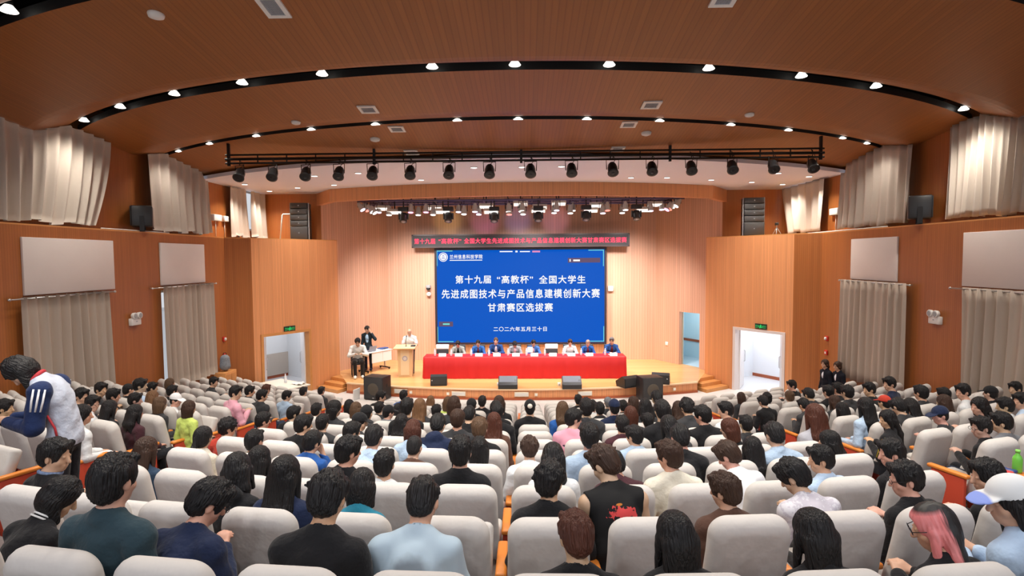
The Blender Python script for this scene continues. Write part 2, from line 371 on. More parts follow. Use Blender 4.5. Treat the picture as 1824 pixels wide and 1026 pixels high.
# ------------------------------------------------------------------ seats
M_COVER = mat('seat_cover', (0.57, 0.54, 0.515), 0.85, noise=0.03, nscale=6, bump=0.25, bscale=14)
M_ARM = mat('armrest_wood', (0.72, 0.23, 0.035), 0.35, noise=0.1, nscale=9)
M_SIDE = mat('seat_side_red', (0.50, 0.055, 0.022), 0.6)
def seat_back_mesh():
    mb = MB(); w, h, r = 0.235, 0.60, 0.105
    def outline(ins):
        pts = []; ww, hh, rr = w-ins, h-ins, max(0.03, r-ins*0.6)
        for i in range(9): a = PI/2*i/8; pts.append((ww-rr+rr*math.cos(a), hh-rr+rr*math.sin(a)))
        for i in range(9): a = PI/2+PI/2*i/8; pts.append((-ww+rr+rr*math.cos(a), hh-rr+rr*math.sin(a)))
        for i in range(4): pts.append((-ww-0.012*(i/3), (hh-rr)*(1-(i+1)/4) + (ins if i == 3 else 0)))
        for i in range(4): pts.append((ww+0.012*(1-i/3), (ins if i == 0 else 0)+(hh-rr)*(i/4)))
        return pts
    lay = [(0.075, -0.085), (0.048, -0.080), (0.020, -0.060), (0.004, -0.030), (0.0, 0.0), (0.006, 0.025), (0.030, 0.048), (0.07, 0.055)]
    rings = [mb.verts([(x, y, z) for x, z in outline(ins)]) for ins, y in lay]; n = len(outline(0))
    for a, b in zip(rings, rings[1:]):
        for j in range(n): mb.face((a+j, b+j, b+(j+1)%n, a+(j+1)%n), None, True)
    mb.face([rings[0]+j for j in range(n)][::-1][::-1], None, True); mb.face([rings[-1]+j for j in range(n)][::-1], None, True)
    return mb
SB = T(0, -0.17, 0.43) @ RX(math.radians(12))
def proto_seat(up):
    t = thing('auditorium_seat', 'seat', 'seat', (0, 0, -50))
    seat_back_mesh().build('backrest', M_COVER, t, SB)
    xf = T(0, -0.13, 0.43) @ RX(math.radians(68 if up else 3))
    MB().rbox((-0.225, 0.0, -0.055), (0.225, 0.44, 0.055), 0.04, None, 3).build('seat_cushion', M_COVER, t, xf)
    arm(t, -0.28)
    return t
ARM_ME = {}
def arm(t, x):
    if not ARM_ME:
        mb = MB(); mb.rbox((-0.034, -0.20, 0.60), (0.034, 0.20, 0.64), 0.014); ARM_ME['armrest'] = mb.mesh('armrest'); ARM_ME['armrest'].materials.append(M_ARM)
        mb = MB(); mb.rbox((-0.025, -0.17, 0.0), (0.025, 0.16, 0.601), 0.012); ARM_ME['side_panel'] = mb.mesh('side_panel'); ARM_ME['side_panel'].materials.append(M_SIDE)
    for k in ('armrest', 'side_panel'): place(ARM_ME[k], k, t, T(x, 0, 0))
SEAT_DOWN = proto_seat(False); SEAT_UP = proto_seat(True)
SEATS = {}          # (block, row, col) -> position, angle
def seat_pos(n, s):
    a = s/ROWR
    return Vector((ROWX0 + ROWR*math.sin(a), row_y(n) + ROWR*(1-math.cos(a)), row_z(n))), a
for n in range(-2, 13):
    for c in range(12): SEATS[('centre', n, c)] = seat_pos(n, -0.56*5.5 + 0.56*c - ROWX0)
    for c in range(8):
        p, a = seat_pos(n, -(4.85+0.28+0.56*c) - ROWX0); 
        if p.x > -8.6: SEATS[('left', n, c)] = (p, a)
        p, a = seat_pos(n, (4.55+0.28+0.56*c) - ROWX0)
        if p.x < 8.6: SEATS[('right', n, c)] = (p, a)
def seat_visible(k):
    p, a = SEATS[k]; q = proj(p + Vector((0, -0.25, 1.0))); w = 0.27*FPX/max(q[2], .3)
    return q[2] > 1.0 and -w*0.9 < q[0] < 1824+w*0.9 and q[1] < 1085
SEATS = {k: v for k, v in SEATS.items() if seat_visible(k)}
# ------------------------------------------------------------------ ceiling lamps, vents, detectors
def ceil_z(x, y):
    s = sag(x); best = None
    for k, pr in ((-2, PRO), (-1, PRO), (0, PRO), (1, PROF), (2, PROS+[(4, 7.0)])):
        y0 = (SLOTY[0]+3.12*k) + s
        if y >= y0:
            t = y-y0; best = float(np.interp(t, [p[0] for p in pr], [p[1] for p in pr]))
    return best
def cone_mesh():
    mb = MB(); mb.lathe([(0.025, 0.07), (0.04, 0.062), (0.088, 0.0), (0.083, -0.006)], 20); return mb.mesh('scallop_cone')
CONE = cone_mesh(); CONE.materials.append(M_SCALLOP)  # glowing cone imitates the scallop of light on the slot's dark face
_h = MB(); _h.lathe([(0.03, 0.13), (0.045, 0.125), (0.045, 0.065), (0.04, 0.06)], 14); HOUSING = _h.mesh('housing'); HOUSING.materials.append(M_BLACK)
def slot_lamp(px, py, k, where, power):
    # the point on the slot's arc that the pixel looks along
    d = ray(px, py); best = min((abs((CAMP+d*t)[1] - (SLOTY[k]+0.13+sag((CAMP+d*t)[0]))), t) for t in np.arange(3, 25, 0.01))
    p = CAMP + d*best[1]; p[2] = ZV-(0.02 if k < 2 else 0.045); p[0] = max(-8.6, min(8.6, p[0])); p[1] = SLOTY[k]+(0.12 if k < 2 else 0.09)+sag(p[0])
    t = thing('slot_downlight', where, 'ceiling light', p, 0, 'downlights in the ceiling slots')
    place(HOUSING, 'housing', t); place(CONE, 'scallop_cone', t, None if k < 2 else Matrix.Diagonal((1.1, 1.1, .6, 1)))
    if power: spot('slot_lamp', (p[0], p[1], ZV-0.03), (p[0]*0.98, p[1]+0.6, 0), power, 2.3, 0.9, radius=0.12)
L2 = [(150,212),(215,192),(311,170),(432,152),(574,134),(770,121),(917,116),(1085,116),(1262,120),(1427,131),(1560,146),(1672,163),(1748,181)]
L3 = [(315,266),(376,253),(459,241),(556,231),(670,222),(815,215),(923,211),(1045,211),(1174,212),(1300,217),(1402,224),(1498,234),(1563,244)]
def nth(i, n):
    return (ORD[i+1]+' from the left') if i < n/2 else (ORD[n-i]+' from the right')
for i, (x, y) in enumerate(L2):
    slot_lamp(x, y, 1, 'small bright downlight in the large black ceiling slot, %s' % nth(i, 13), SLOT_W)
for i, (x, y) in enumerate(L3):
    slot_lamp(x, y, 2, 'small bright downlight in the slot above the lighting rail, %s' % nth(i, 13), SLOT_W)
for i, (x, y) in enumerate([(18,36),(185,3)]):
    slot_lamp(x, y, 0, 'small bright downlight in the rear ceiling slot at top left, %s' % ('nearer the frame edge' if i == 0 else 'farther from the frame edge'), SLOT_W*1.5)
for i in range(9):
    x = -4.0+1.3*i
    t = thing('slot_downlight', 'slot downlight above and behind the audience, out of the picture', 'ceiling light', (x, SLOTY[0]+0.12+sag(x), ZV), 0, 'downlights in the rear slot')
    place(HOUSING, 'housing', t); place(CONE, 'scallop_cone', t)
    spot('slot_lamp', (x, SLOTY[0]+0.12+sag(x), ZV-0.03), (x, SLOTY[0]+sag(x)-0.2, 0), SLOT_W*1.3, 2.3, 0.9, radius=0.12)
for k_, n_ in ((-1, 7), (-2, 7)):  # unseen lamps added behind the camera to brighten the seat backs
    for i in range(n_):
        x = -6.0+12.0*i/(n_-1); y = SLOTY[0]+3.12*k_+0.12+sag(x)
        t = thing('slot_downlight', 'added fill downlight behind the camera, out of the picture', 'ceiling light', (x, y, ZV), 0, 'added fill downlights behind the camera')
        place(HOUSING, 'housing', t); place(CONE, 'scallop_cone', t)
        spot('slot_lamp', (x, y, ZV-0.03), (x*.9, y+5.0, 1.5), REAR_FILL_W, 1.9, 0.9, (.95, .96, 1.0), 0.15)
# white ceiling downlights
_m = MB(); _m.lathe([(0.10, 0.0), (0.10, -0.012), (0.085, -0.016)], 20); RING = _m.mesh('trim_ring'); RING.materials.append(M_WPLAS)
_m = MB(); _m.lathe([(0.083, -0.004), (0.08, -0.018)], 20); DISC = _m.mesh('lens'); DISC.materials.append(M_LED)
WL = [(436,328),(480,340),(530,334),(595,329),(638,308),(750,320),(1124,316),(1188,316),(1267,320),(1339,324),(1386,308),(1394,328),(1441,314),(560,313),(930,297),(844,298),(1000,296)]
WL = sorted(WL)
for i, (x, y) in enumerate(WL):
    p = at_z(x, y, 6.92)
    t = thing('recessed_downlight', 'small round downlight in the white ceiling board, %s' % nth(i, len(WL)), 'ceiling light', p, 0, 'downlights in the white ceiling')
    place(RING, 'trim_ring', t); place(DISC, 'lens', t)
    spot('white_ceiling_lamp', (p[0], p[1], 6.89), (p[0], p[1]+0.3, 0), WHITE_W, 2.2, 0.9, radius=0.08)
# air vents
def vent(px, py, w, h, where, extra=0):
    d = ray(px, py); t0 = min(np.arange(2.5, 20, 0.02), key=lambda t: abs((CAMP+d*t)[2] - ceil_z((CAMP+d*t)[0], (CAMP+d*t)[1]) ))
    p = CAMP + d*t0; x, y = p[0], p[1]
    e = 0.05; sl = (ceil_z(x, y+e)-ceil_z(x, y-e))/(2*e); z = ceil_z(x, y)-0.012
    t = thing('air_vent', where, 'air vent', (x, y, z), 0, 'ceiling air vents'); t.rotation_euler = (math.atan(sl), 0, 0)
    mb = MB(); b = 0.05
    for lo, hi in (((-w,-h,-.012),(w,-h+b,.012)), ((-w,h-b,-.012),(w,h,.012)), ((-w,-h+b,-.012),(-w+b,h-b,.012)), ((w-b,-h+b,-.012),(w,h-b,.012))): mb.box(lo, hi)
    mb.build('frame', M_WPLAS, t)
    mb = MB(); mb.box((-w+b, -h+b, 0.008), (w-b, h-b, 0.012)); mb.build('backing', mat('vent_dark', (.10, .11, .13), .7), t)
    mb = MB(); n = 9
    for i in range(n):
        x0 = -w+b+(2*w-2*b)*(i+0.5)/n; mb.box((x0-.006, -h+b, -.006), (x0+.006, h-b, .006))
    mb.build('louvre', mat('louvre_grey', (.34, .37, .42), .5), t)
def ceil_pt(px, py):
    d = ray(px, py); t0 = min(np.arange(2.5, 20, 0.02), key=lambda t: abs((CAMP+d*t)[2] - ceil_z((CAMP+d*t)[0], (CAMP+d*t)[1]) ))
    return CAMP + d*t0
for px, py, wh in ((486,10,'white louvred air vent near the top edge, left of centre'), (1294,-10,'white louvred air vent cut by the top edge, right of centre'), (656,194,'square white air vent left of centre, between the two ceiling slots'),
                   (1160,186,'square white air vent right of centre, between the two ceiling slots'), (707,229,'square white air vent left of centre, just below the thin slot'), (1120,221,'square white air vent right of centre, just below the thin slot'),
                   (733,271,'white air vent left of centre, behind the lighting rail'), (1100,265,'white air vent right of centre, behind the lighting rail')):
    vent(px, py, 0.16 if py > 50 else 0.13, 0.16 if py > 50 else 0.19, wh)
_m = MB(); _m.lathe([(0.075, 0.02), (0.08, 0.0), (0.07, -0.03), (0.03, -0.045)], 18); SMK = _m.mesh('smoke_detector'); SMK.materials.append(M_WPLAS)
for px, py, wh in ((278,25,'round white smoke detector near the top left of the ceiling'), (527,217,'round white smoke detector on the ceiling left of the square vent'), (1335,203,'round white smoke detector on the ceiling at right'),
                   (668,247,'larger round white detector above the lighting rail, left'), (1151,236,'larger round white detector above the lighting rail, right')):
    p = ceil_pt(px, py); o = place(SMK, 'smoke_detector', None, T(p[0], p[1], ceil_z(p[0], p[1])-0.005) @ Matrix.Scale(1.4 if py > 230 else 1.1, 4)); tag(o, wh, 'smoke detector', 'ceiling smoke detectors')

# ------------------------------------------------------------------ windows and curtains
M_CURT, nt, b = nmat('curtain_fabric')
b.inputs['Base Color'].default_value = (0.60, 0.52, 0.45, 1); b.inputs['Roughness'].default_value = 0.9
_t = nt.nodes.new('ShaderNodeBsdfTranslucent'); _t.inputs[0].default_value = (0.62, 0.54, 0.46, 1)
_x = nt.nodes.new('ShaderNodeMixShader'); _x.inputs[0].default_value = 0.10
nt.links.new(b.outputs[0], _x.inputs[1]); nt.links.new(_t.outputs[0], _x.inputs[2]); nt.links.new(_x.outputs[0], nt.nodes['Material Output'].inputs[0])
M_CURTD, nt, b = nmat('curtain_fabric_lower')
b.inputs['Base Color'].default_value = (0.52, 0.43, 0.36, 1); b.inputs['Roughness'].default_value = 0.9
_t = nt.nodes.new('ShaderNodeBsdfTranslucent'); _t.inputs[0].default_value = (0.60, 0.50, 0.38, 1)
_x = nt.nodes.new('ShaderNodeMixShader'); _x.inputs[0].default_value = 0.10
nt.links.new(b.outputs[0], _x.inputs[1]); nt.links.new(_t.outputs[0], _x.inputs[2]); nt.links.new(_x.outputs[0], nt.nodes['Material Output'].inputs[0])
wn = 1
for sd, sg in (('left', -1), ('right', 1)):
    for lst, X, z0, z1 in ((LOW[sd], WX+0.22, 1.25, 3.8), (UPP[sd], UX+0.12, LEDGE+0.35, 6.95)):
        for y0, y1 in lst:
            mb = MB(); fr = 0.07; xa, xb = sorted((sg*(X-0.03), sg*(X+0.03)))
            for lo, hi in (((xa,y0,z0),(xb,y1,z0+fr)), ((xa,y0,z1-fr),(xb,y1,z1)), ((xa,y0,z0+fr),(xb,y0+fr,z1-fr)), ((xa,y1-fr,z0+fr),(xb,y1,z1-fr)), ((xa,(y0+y1)/2-fr/2,z0+fr),(xb,(y0+y1)/2+fr/2,z1-fr))): mb.box(lo, hi)
            w = struct(mb.build('window_%d' % wn, M_WPLAS)); wn += 1
            mb = MB(); mb.box((sg*X-0.004, y0+fr, z0+fr), (sg*X+0.004, y1-fr, z1-fr)); mb.build('pane', M_GLASS, w)
def curtain_sheet(X, sg, y0, y1, ztop, zbot, folds, amp, seed, pinch=0.0, pinch_side=0, nz=14, flare=0.0):
    """a hanging folded cloth: a closed sheet 6 mm thick, folds running down it"""
    rnd = random.Random(seed); n = folds*8; ph = [rnd.uniform(-0.5, 0.5) for _ in range(folds+2)]; am = [rnd.uniform(0.6, 1.25) for _ in range(folds+2)]
    g = []
    for i in range(n+1):
        u = i/n; k = u*folds; f = int(min(k, folds-0.001)); w = k-f
        a = am[f]*(1-w)+am[f+1]*w; p = ph[f]*(1-w)+ph[f+1]*w
        col = []
        for j in range(nz+1):
            v = j/nz; zt = ztop(y0+(y1-y0)*u) if callable(ztop) else ztop; zb = zbot(u) if callable(zbot) else zbot
            y = y0+(y1-y0)*u
            if pinch: y += pinch*(v**1.6)*((1-u) if pinch_side < 0 else -u)
            x = X - sg*(amp*a*(0.75+0.5*v)*(lambda q_: math.copysign(abs(q_)**.6, q_))(math.sin(2*PI*k+p*2*v)) + 0.3*amp*math.sin(5.1*k+seed+1.5*v) + flare*v*v)
            col.append((x, y + 0.35*amp*a*math.cos(2*PI*k+p), zt + (zb-zt)*v))
        g.append(col)
    mb = MB(); m = nz+1
    k1 = mb.verts([q for c in g for q in c]); k2 = mb.verts([(q[0]+sg*0.006, q[1], q[2]) for c in g for q in c])
    for i in range(n):
        for j in range(nz):
            a, b, c, d = i*m+j, (i+1)*m+j, (i+1)*m+j+1, i*m+j+1
            mb.face((k1+a, k1+d, k1+c, k1+b) if sg < 0 else (k1+a, k1+b, k1+c, k1+d), None, True)
            mb.face((k2+a, k2+b, k2+c, k2+d) if sg < 0 else (k2+a, k2+d, k2+c, k2+b), None, True)
        for j, fl in ((0, 0), (nz, 1)):
            q = (k1+i*m+j, k1+(i+1)*m+j, k2+(i+1)*m+j, k2+i*m+j); mb.face(q if fl else q[::-1])
    return mb
def yw(px, left, X, py=300): return float(at_x(px, py, -X if left else X)[1])
XU = 9.17
def ct(y): return ceil_z(XU, y) - 0.02 if y < 16.2 else 6.9
def upper(left, pxa, pxb, folds, label, seed, pinch=0, ps=0, zb=None):
    sg = -1 if left else 1; y0, y1 = sorted((yw(pxa, left, XU), yw(pxb, left, XU)))
    rnd = random.Random(seed+50); bz = [rnd.uniform(-0.02, 0.07) for _ in range(8)]
    zb = lambda u: LEDGE+0.05+0.06*math.sin(9*u+seed)**2 + bz[int(u*6.99)]*0.6
    mb = curtain_sheet(sg*XU, sg, y0, y1, ct, zb, folds, 0.065, seed, pinch, ps, flare=0.04)
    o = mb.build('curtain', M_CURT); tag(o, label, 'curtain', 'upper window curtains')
upper(True, -60, 198, 11, 'wide beige curtain in the upper window at far left, cut by the frame', 1, pinch=0.6, ps=1)
upper(True, 262, 370, 8, 'tall beige curtain in the second upper window on the left', 2)
upper(True, 409, 437, 4, 'narrow beige curtain left of the bright gap, above the left doorway', 3)
upper(True, 446, 484, 4, 'narrow beige curtain right of the bright gap, above the left doorway', 4)
upper(False, 1393, 1468, 6, 'short beige curtain with gathered hem beside the right speaker column', 5, pinch=0.5, ps=1)
upper(False, 1500, 1625, 9, 'tall beige curtain in the second upper window on the right', 6)
upper(False, 1690, 1850, 12, 'wide beige curtain in the upper window at far right, cut by the frame', 7)
_m = MB(); _m.tube([(0.03*math.cos(a), 0, 0.03*math.sin(a)) for a in [2*PI*i/12 for i in range(13)]], 0.005, 5, cap=False); EYE = _m.mesh('curtain_ring'); EYE.materials.append(M_CHROME)
def lower(left, pxa, pxb, pya, pyb, rod_a, rod_b, folds, label, rlabel, seed, amp=0.07, pinch=0, ps=0):
    sg = -1 if left else 1; X = WX-0.15; y0, y1 = sorted((yw(pxa, left, X, pya), yw(pxb, left, X, pyb))); ZR = 3.88
    mb = curtain_sheet(sg*X, sg, y0, y1, ZR+0.03, 1.28, folds, amp, seed, pinch, ps, nz=10, flare=0.02)
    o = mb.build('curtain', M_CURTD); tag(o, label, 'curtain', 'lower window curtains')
    for i in range(folds):
        yy = y0+(y1-y0)*(i+0.25)/folds; place(EYE, 'curtain_ring', o, T(sg*X, yy, ZR))
    r0, r1 = sorted((yw(rod_a, left, X, pya), yw(rod_b, left, X, pyb)))
    t = thing('curtain_rod', rlabel, 'curtain rod', (sg*X, r0, ZR), 0, 'lower curtain rods')
    MB().tube([(0, 0, 0), (0, r1-r0, 0)], 0.014, 8).build('rod', M_CHROME, t)
    for yy in (-0.03, r1-r0+0.03): place(FIN, 'finial', t, T(0, yy, 0))
    for yy in (0.08, r1-r0-0.08):
        mb = MB(); mb.box((min(0, sg*0.13), yy-.012, -.012), (max(0, sg*0.13), yy+.012, .012)); mb.build('bracket', M_CHROME, t)
_m = MB(); _m.lathe([(0.001, -0.03), (0.02, -0.02), (0.028, 0), (0.02, 0.02), (0.001, 0.03)], 10, RX(PI/2)); FIN = _m.mesh('finial'); FIN.materials.append(M_CHROME)
lower(True, 38, 193, 530, 520, 19, 203, 9, 'wide taupe curtain below the large white panel at far left', 'metal curtain rod under the large left white panel', 11)
lower(True, 291, 379, 512, 504, 273, 384, 9, 'taupe curtain with a sliver of window showing at its left', 'metal curtain rod under the smaller left white panel', 12, 0.065)
lower(False, 1499, 1616, 501, 507, 1496, 1619, 10, 'taupe curtain behind the two women in dark suits', 'metal curtain rod under the smaller right white panel', 13, 0.065)
lower(False, 1716, 2080, 515, 522, 1694, 2095, 15, 'taupe curtain at far right, its near edge swept inward', 'metal curtain rod under the large right white panel', 14, 0.07, .35, -1)
# white acoustic panels on the lower walls
def panel(left, pxa, pxb, pya, pyb, z0, z1, label):
    sg = -1 if left else 1; y0, y1 = sorted((yw(pxa, left, WX, pya), yw(pxb, left, WX, pyb))); xs = sorted((sg*WX, sg*(WX-0.045)))
    mb = MB(); mb.rbox((xs[0], y0, z0), (xs[1], y1, z1), 0.008); tag(mb.build('wall_panel', M_PANEL), label, 'wall panel', 'white wall panels')
panel(True, 35, 198, 425, 425, 3.93, 5.0, 'large blank white wall panel at far left above the wide curtain')
panel(True, 282.5, 361, 435, 435, 3.93, 5.0, 'smaller blank white wall panel on the left wall nearer the stage')
panel(False, 1519, 1601.5, 425, 425, 3.93, 5.0, 'smaller blank white wall panel on the right wall nearer the stage')
panel(False, 1720, 2000, 415, 415, 3.93, 5.0, 'large blank white wall panel at far right above the swept curtain')

# ------------------------------------------------------------------ wall fittings
def emergency(px, py, left, label):
    p = at_wall(px, py, left); sg = -1 if left else 1
    t = thing('emergency_light', label, 'emergency light', p); t.rotation_euler = (0, 0, PI/2 if left else -PI/2)
    # local: x along wall, -y out of the wall
    MB().rbox((-0.16, -0.09, -0.11), (0.16, 0.0, 0.06), 0.015).build('body', M_WPLAS, t)
    for s in (-1, 1):
        mb = MB(); mb.lathe([(0.03, 0.0), (0.07, 0.03), (0.078, 0.09), (0.07, 0.10)], 16, T(s*0.085, -0.03, 0.115) @ RX(PI/2)); h = mb.build('lamp_head', M_WPLAS, t)
        mb = MB(); mb.lathe([(0.06, 0.098), (0.05, 0.108)], 16, T(s*0.085, -0.03, 0.115) @ RX(PI/2)); mb.build('lens', M_GREY, h)
    MB().box((-0.02, -0.095, -0.03), (0.02, -0.09, -0.01)).build('indicator', M_GREY, t)
emergency(237, 571, True, 'white twin-head emergency light on the left wall between the curtains')
emergency(1670, 568, False, 'white twin-head emergency light on the right wall between the curtains')
M_ALARM = mat('alarm_red', (0.60, 0.03, 0.02), 0.4)
def alarm(px, py, left, label, r):
    p = at_wall(px, py, left); t = thing('fire_alarm', label, 'fire alarm', p); t.rotation_euler = (0, 0, PI/2 if left else -PI/2)
    MB().rbox((-0.07, -0.05, -0.07), (0.07, 0, 0.07), 0.012).build('housing', M_ALARM, t)
    if r: MB().lathe([(0.05, 0), (0.045, 0.03), (0.02, 0.045)], 14, T(0, -0.05, 0) @ RX(PI/2)).build('sounder', M_WPLAS, t)
    else: MB().box((-0.035, -0.055, -0.03), (0.035, -0.05, 0.03)).build('call_plate', M_WPLAS, t)
alarm(398, 604, True, 'red fire alarm sounder on the left wall near the door corner', True); alarm(398, 634, True, 'red fire call point on the left wall, below the sounder', False)
alarm(1474, 603, False, 'red fire alarm sounder on the right wall near the door corner', True); alarm(1473, 628, False, 'red fire call point on the right wall, below the sounder', False)
def wbox(px, py, left, w, h, label, X=UX):
    p = at_wall(px, py, left, X); t = thing('junction_box', label, 'junction box', p); t.rotation_euler = (0, 0, PI/2 if left else -PI/2)
    MB().rbox((-w, -0.12, -h), (w, 0, h), 0.02).build('case', M_WPLAS, t)
    MB().tube([(0.0, -0.03, -h), (0.0, -0.03, min(-h-0.02, LEDGE+0.04-p[2]))], 0.012, 6).build('conduit', M_WPLAS, t)
wbox(382, 388, True, 0.22, 0.10, 'white wireless box on the upper left wall, the larger of the pair')
wbox(398, 390, True, 0.13, 0.09, 'small white box on the upper left wall, beside the larger box')
wbox(1491, 377, False, 0.22, 0.10, 'white box on the upper right wall beside the tall curtain')

# text helper: flat lettering as a mesh fitted to a width and height
def text_mesh(body, w, h, bold=0.0, depth=0.004, name='lettering', space=1.0):
    c = bpy.data.curves.new(name, 'FONT'); c.body = body; c.size = 1.0; c.extrude = 0.0; c.space_character = space; c.resolution_u = 2
    o = bpy.data.objects.new(name, c); COL.objects.link(o); bpy.context.view_layer.update()
    me = bpy.data.meshes.new_from_object(o.evaluated_get(bpy.context.evaluated_depsgraph_get()))
    bpy.data.objects.remove(o); bpy.data.curves.remove(c)
    if bold:
        bm = bmesh.new(); bm.from_mesh(me); g0 = bm.verts[:]+bm.edges[:]+bm.faces[:]
        for dx, dy in ((bold, 0), (bold/2, bold*.6), (bold/2, -bold*.6)):
            r = bmesh.ops.duplicate(bm, geom=g0); bmesh.ops.translate(bm, vec=(dx, dy, 0), verts=[v for v in r['geom'] if isinstance(v, bmesh.types.BMVert)])
        bm.to_mesh(me); bm.free()
    n = len(me.vertices); co = np.zeros(n*3, np.float32); me.vertices.foreach_get('co', co); co = co.reshape(-1, 3)
    mn, mx = co.min(0), co.max(0); s = np.array([w/(mx[0]-mn[0]), h/(mx[1]-mn[1])])
    out = np.zeros_like(co); out[:, 0] = (co[:, 0]-(mn[0]+mx[0])/2)*s[0]; out[:, 2] = (co[:, 1]-(mn[1]+mx[1])/2)*s[1]; out[:, 1] = -depth
    me.vertices.foreach_set('co', out.ravel()); me.materials.clear(); me.name = name; me.update()
    return me
def emit(name, col, s): return mat(name, col, 0.5, emit=col, estr=s)
E_WHITE = emit('screen_white', (1, 1, 1), 1.0); E_BLUE = emit('screen_blue', (0.0, 0.115, 0.66), 0.85); E_CYAN = emit('screen_cyan', (0.25, 0.95, 0.85), 0.8)
E_RED = emit('led_red', (1.0, 0.045, 0.10), 2.6); E_PINK = emit('screen_pink', (1.0, 0.35, 0.65), 0.8); E_BROWN = emit('screen_mauve', (0.19, 0.12, 0.22), 0.7); E_GREEN = emit('exit_green', (0.03, 0.75, 0.18), 1.0)
for m in (E_WHITE, E_BLUE, E_CYAN, E_RED, E_PINK, E_BROWN, E_GREEN):
    bb = m.node_tree.nodes['Principled BSDF']; bb.inputs['Base Color'].default_value = (0.004, 0.004, 0.004, 1); bb.inputs['Specular IOR Level'].default_value = 0.0
YS = 22.82
def S(px, py): p = at_y(px, py, YS); return float(p[0]), float(p[2])
(xl, zt), (xr, zb) = S(777.5, 446), S(1076.5, 609.2); sxc, szc = (xl+xr)/2, (zt+zb)/2
scr = thing('led_screen', 'large blue LED screen with white Chinese title on the stage back wall', 'screen', (sxc, YS, szc))
hw, hh = (xr-xl)/2, (zt-zb)/2; fr = 0.085
mb = MB(); mb.box((-hw, 0, -hh), (hw, 0.10, hh)); mb.build('display', E_BLUE, scr)
mb = MB()
for lo, hi in (((-hw-fr,-.02,-hh-fr),(-hw,.2,hh+fr)), ((hw,-.02,-hh-fr),(hw+fr,.2,hh+fr)), ((-hw,-.02,-hh-fr),(hw,.2,-hh)), ((-hw,-.02,hh),(hw,.2,hh+fr))): mb.box(lo, hi)
mb.build('bezel', mat('screen_bezel', (0.035, 0.025, 0.03), 0.25), scr)
def stext(body, x0, x1, y0, y1, name='title_text', m=E_WHITE, bold=0.035):
    (a, t_), (b_, u_) = S(x0, y0), S(x1, y1)
    me = text_mesh(body, b_-a, t_-u_, bold, 0.003, name, 1.16); me.materials.append(m); place(me, name, scr, T((a+b_)/2-sxc, 0, (t_+u_)/2-szc))
stext('第十九届', 811, 874.5, 490.5, 505); stext('“高教杯”', 885, 949.5, 490.5, 505); stext('全国大学生', 960, 1043, 490.5, 505)
stext('先进成图技术与产品信息建模创新大赛', 786.5, 1068.5, 515.5, 530.5)
stext('甘肃赛区选拔赛', 869, 985, 540, 555)
stext('二〇二六年五月三十日', 879, 974, 582, 590, 'date_text')
stext('兰州信息科技学院', 801, 859.5, 453.5, 461, 'school_name')
def srect(x0, y0, x1, y1, name, m, d=0.003):
    (a, t_), (b_, u_) = S(x0, y0), S(x1, y1); mb = MB(); mb.box((a-sxc, -d, u_-szc), (b_-sxc, -d+0.001, t_-szc)); mb.build(name, m, scr)
srect(801, 463, 859, 464, 'underline', E_WHITE)
srect(948, 446.5, 962, 449.5, 'toolbar_button', E_PINK); srect(890, 447.2, 913, 449, 'toolbar_dash', E_WHITE); srect(918, 446.5, 922, 449.5, 'toolbar_dash', E_WHITE); srect(926, 447.2, 944, 449, 'toolbar_dash', E_WHITE)
srect(1011.5, 459.5, 1069, 467.5, 'caption_bar', E_BROWN); srect(1014.5, 461.5, 1016.5, 466, 'caption_icon', E_WHITE, .004); srect(1021, 462.3, 1033, 465.3, 'caption_mark', E_WHITE, .004)
srect(782, 573, 807, 581.5, 'status_tag', E_BROWN); srect(789, 576, 801, 578.6, 'status_mark', E_CYAN, .004)
for (x0, y0, x1, y1) in ((778,446.5,806,447.7),(778,446.5,779.2,474),(1048,444.9,1075.5,446.1),(1074.3,445,1075.5,474),(779.5,582,780.7,609),(779.5,608,808,609.2),(1048,607,1076,608.2),(1074.9,581,1076.1,608)): srect(x0, y0, x1, y1, 'corner_mark', E_CYAN)
(cx_, cz_) = S(789.5, 458); rr = 8.2/FPX*YS
for r0, r1, nm_, m_, d in ((rr, rr*.84, 'emblem_ring', E_WHITE, .003), (rr*.72, 0.0, 'emblem_disc', E_WHITE, .004)):
    mb = MB(); n = 28; a = mb.verts([(cx_-sxc+r0*math.cos(2*PI*i/n), -d, cz_-szc+r0*math.sin(2*PI*i/n)) for i in range(n)])
    if r1: 
        b = mb.verts([(cx_-sxc+r1*math.cos(2*PI*i/n), -d, cz_-szc+r1*math.sin(2*PI*i/n)) for i in range(n)])
        for i in range(n): mb.face((a+i, a+(i+1)%n, b+(i+1)%n, b+i))
    else: mb.face([a+i for i in range(n)])
    mb.build(nm_, m_, scr)
mb = MB(); n = 5
for k in range(3): # the emblem's inner blue strokes
    mb.box((cx_-sxc-rr*.4+rr*.1*k, -.006, cz_-szc-rr*.35+rr*.3*k), (cx_-sxc+rr*.4-rr*.1*k, -.005, cz_-szc-rr*.25+rr*.3*k))
mb.build('emblem_mark', E_BLUE, scr)
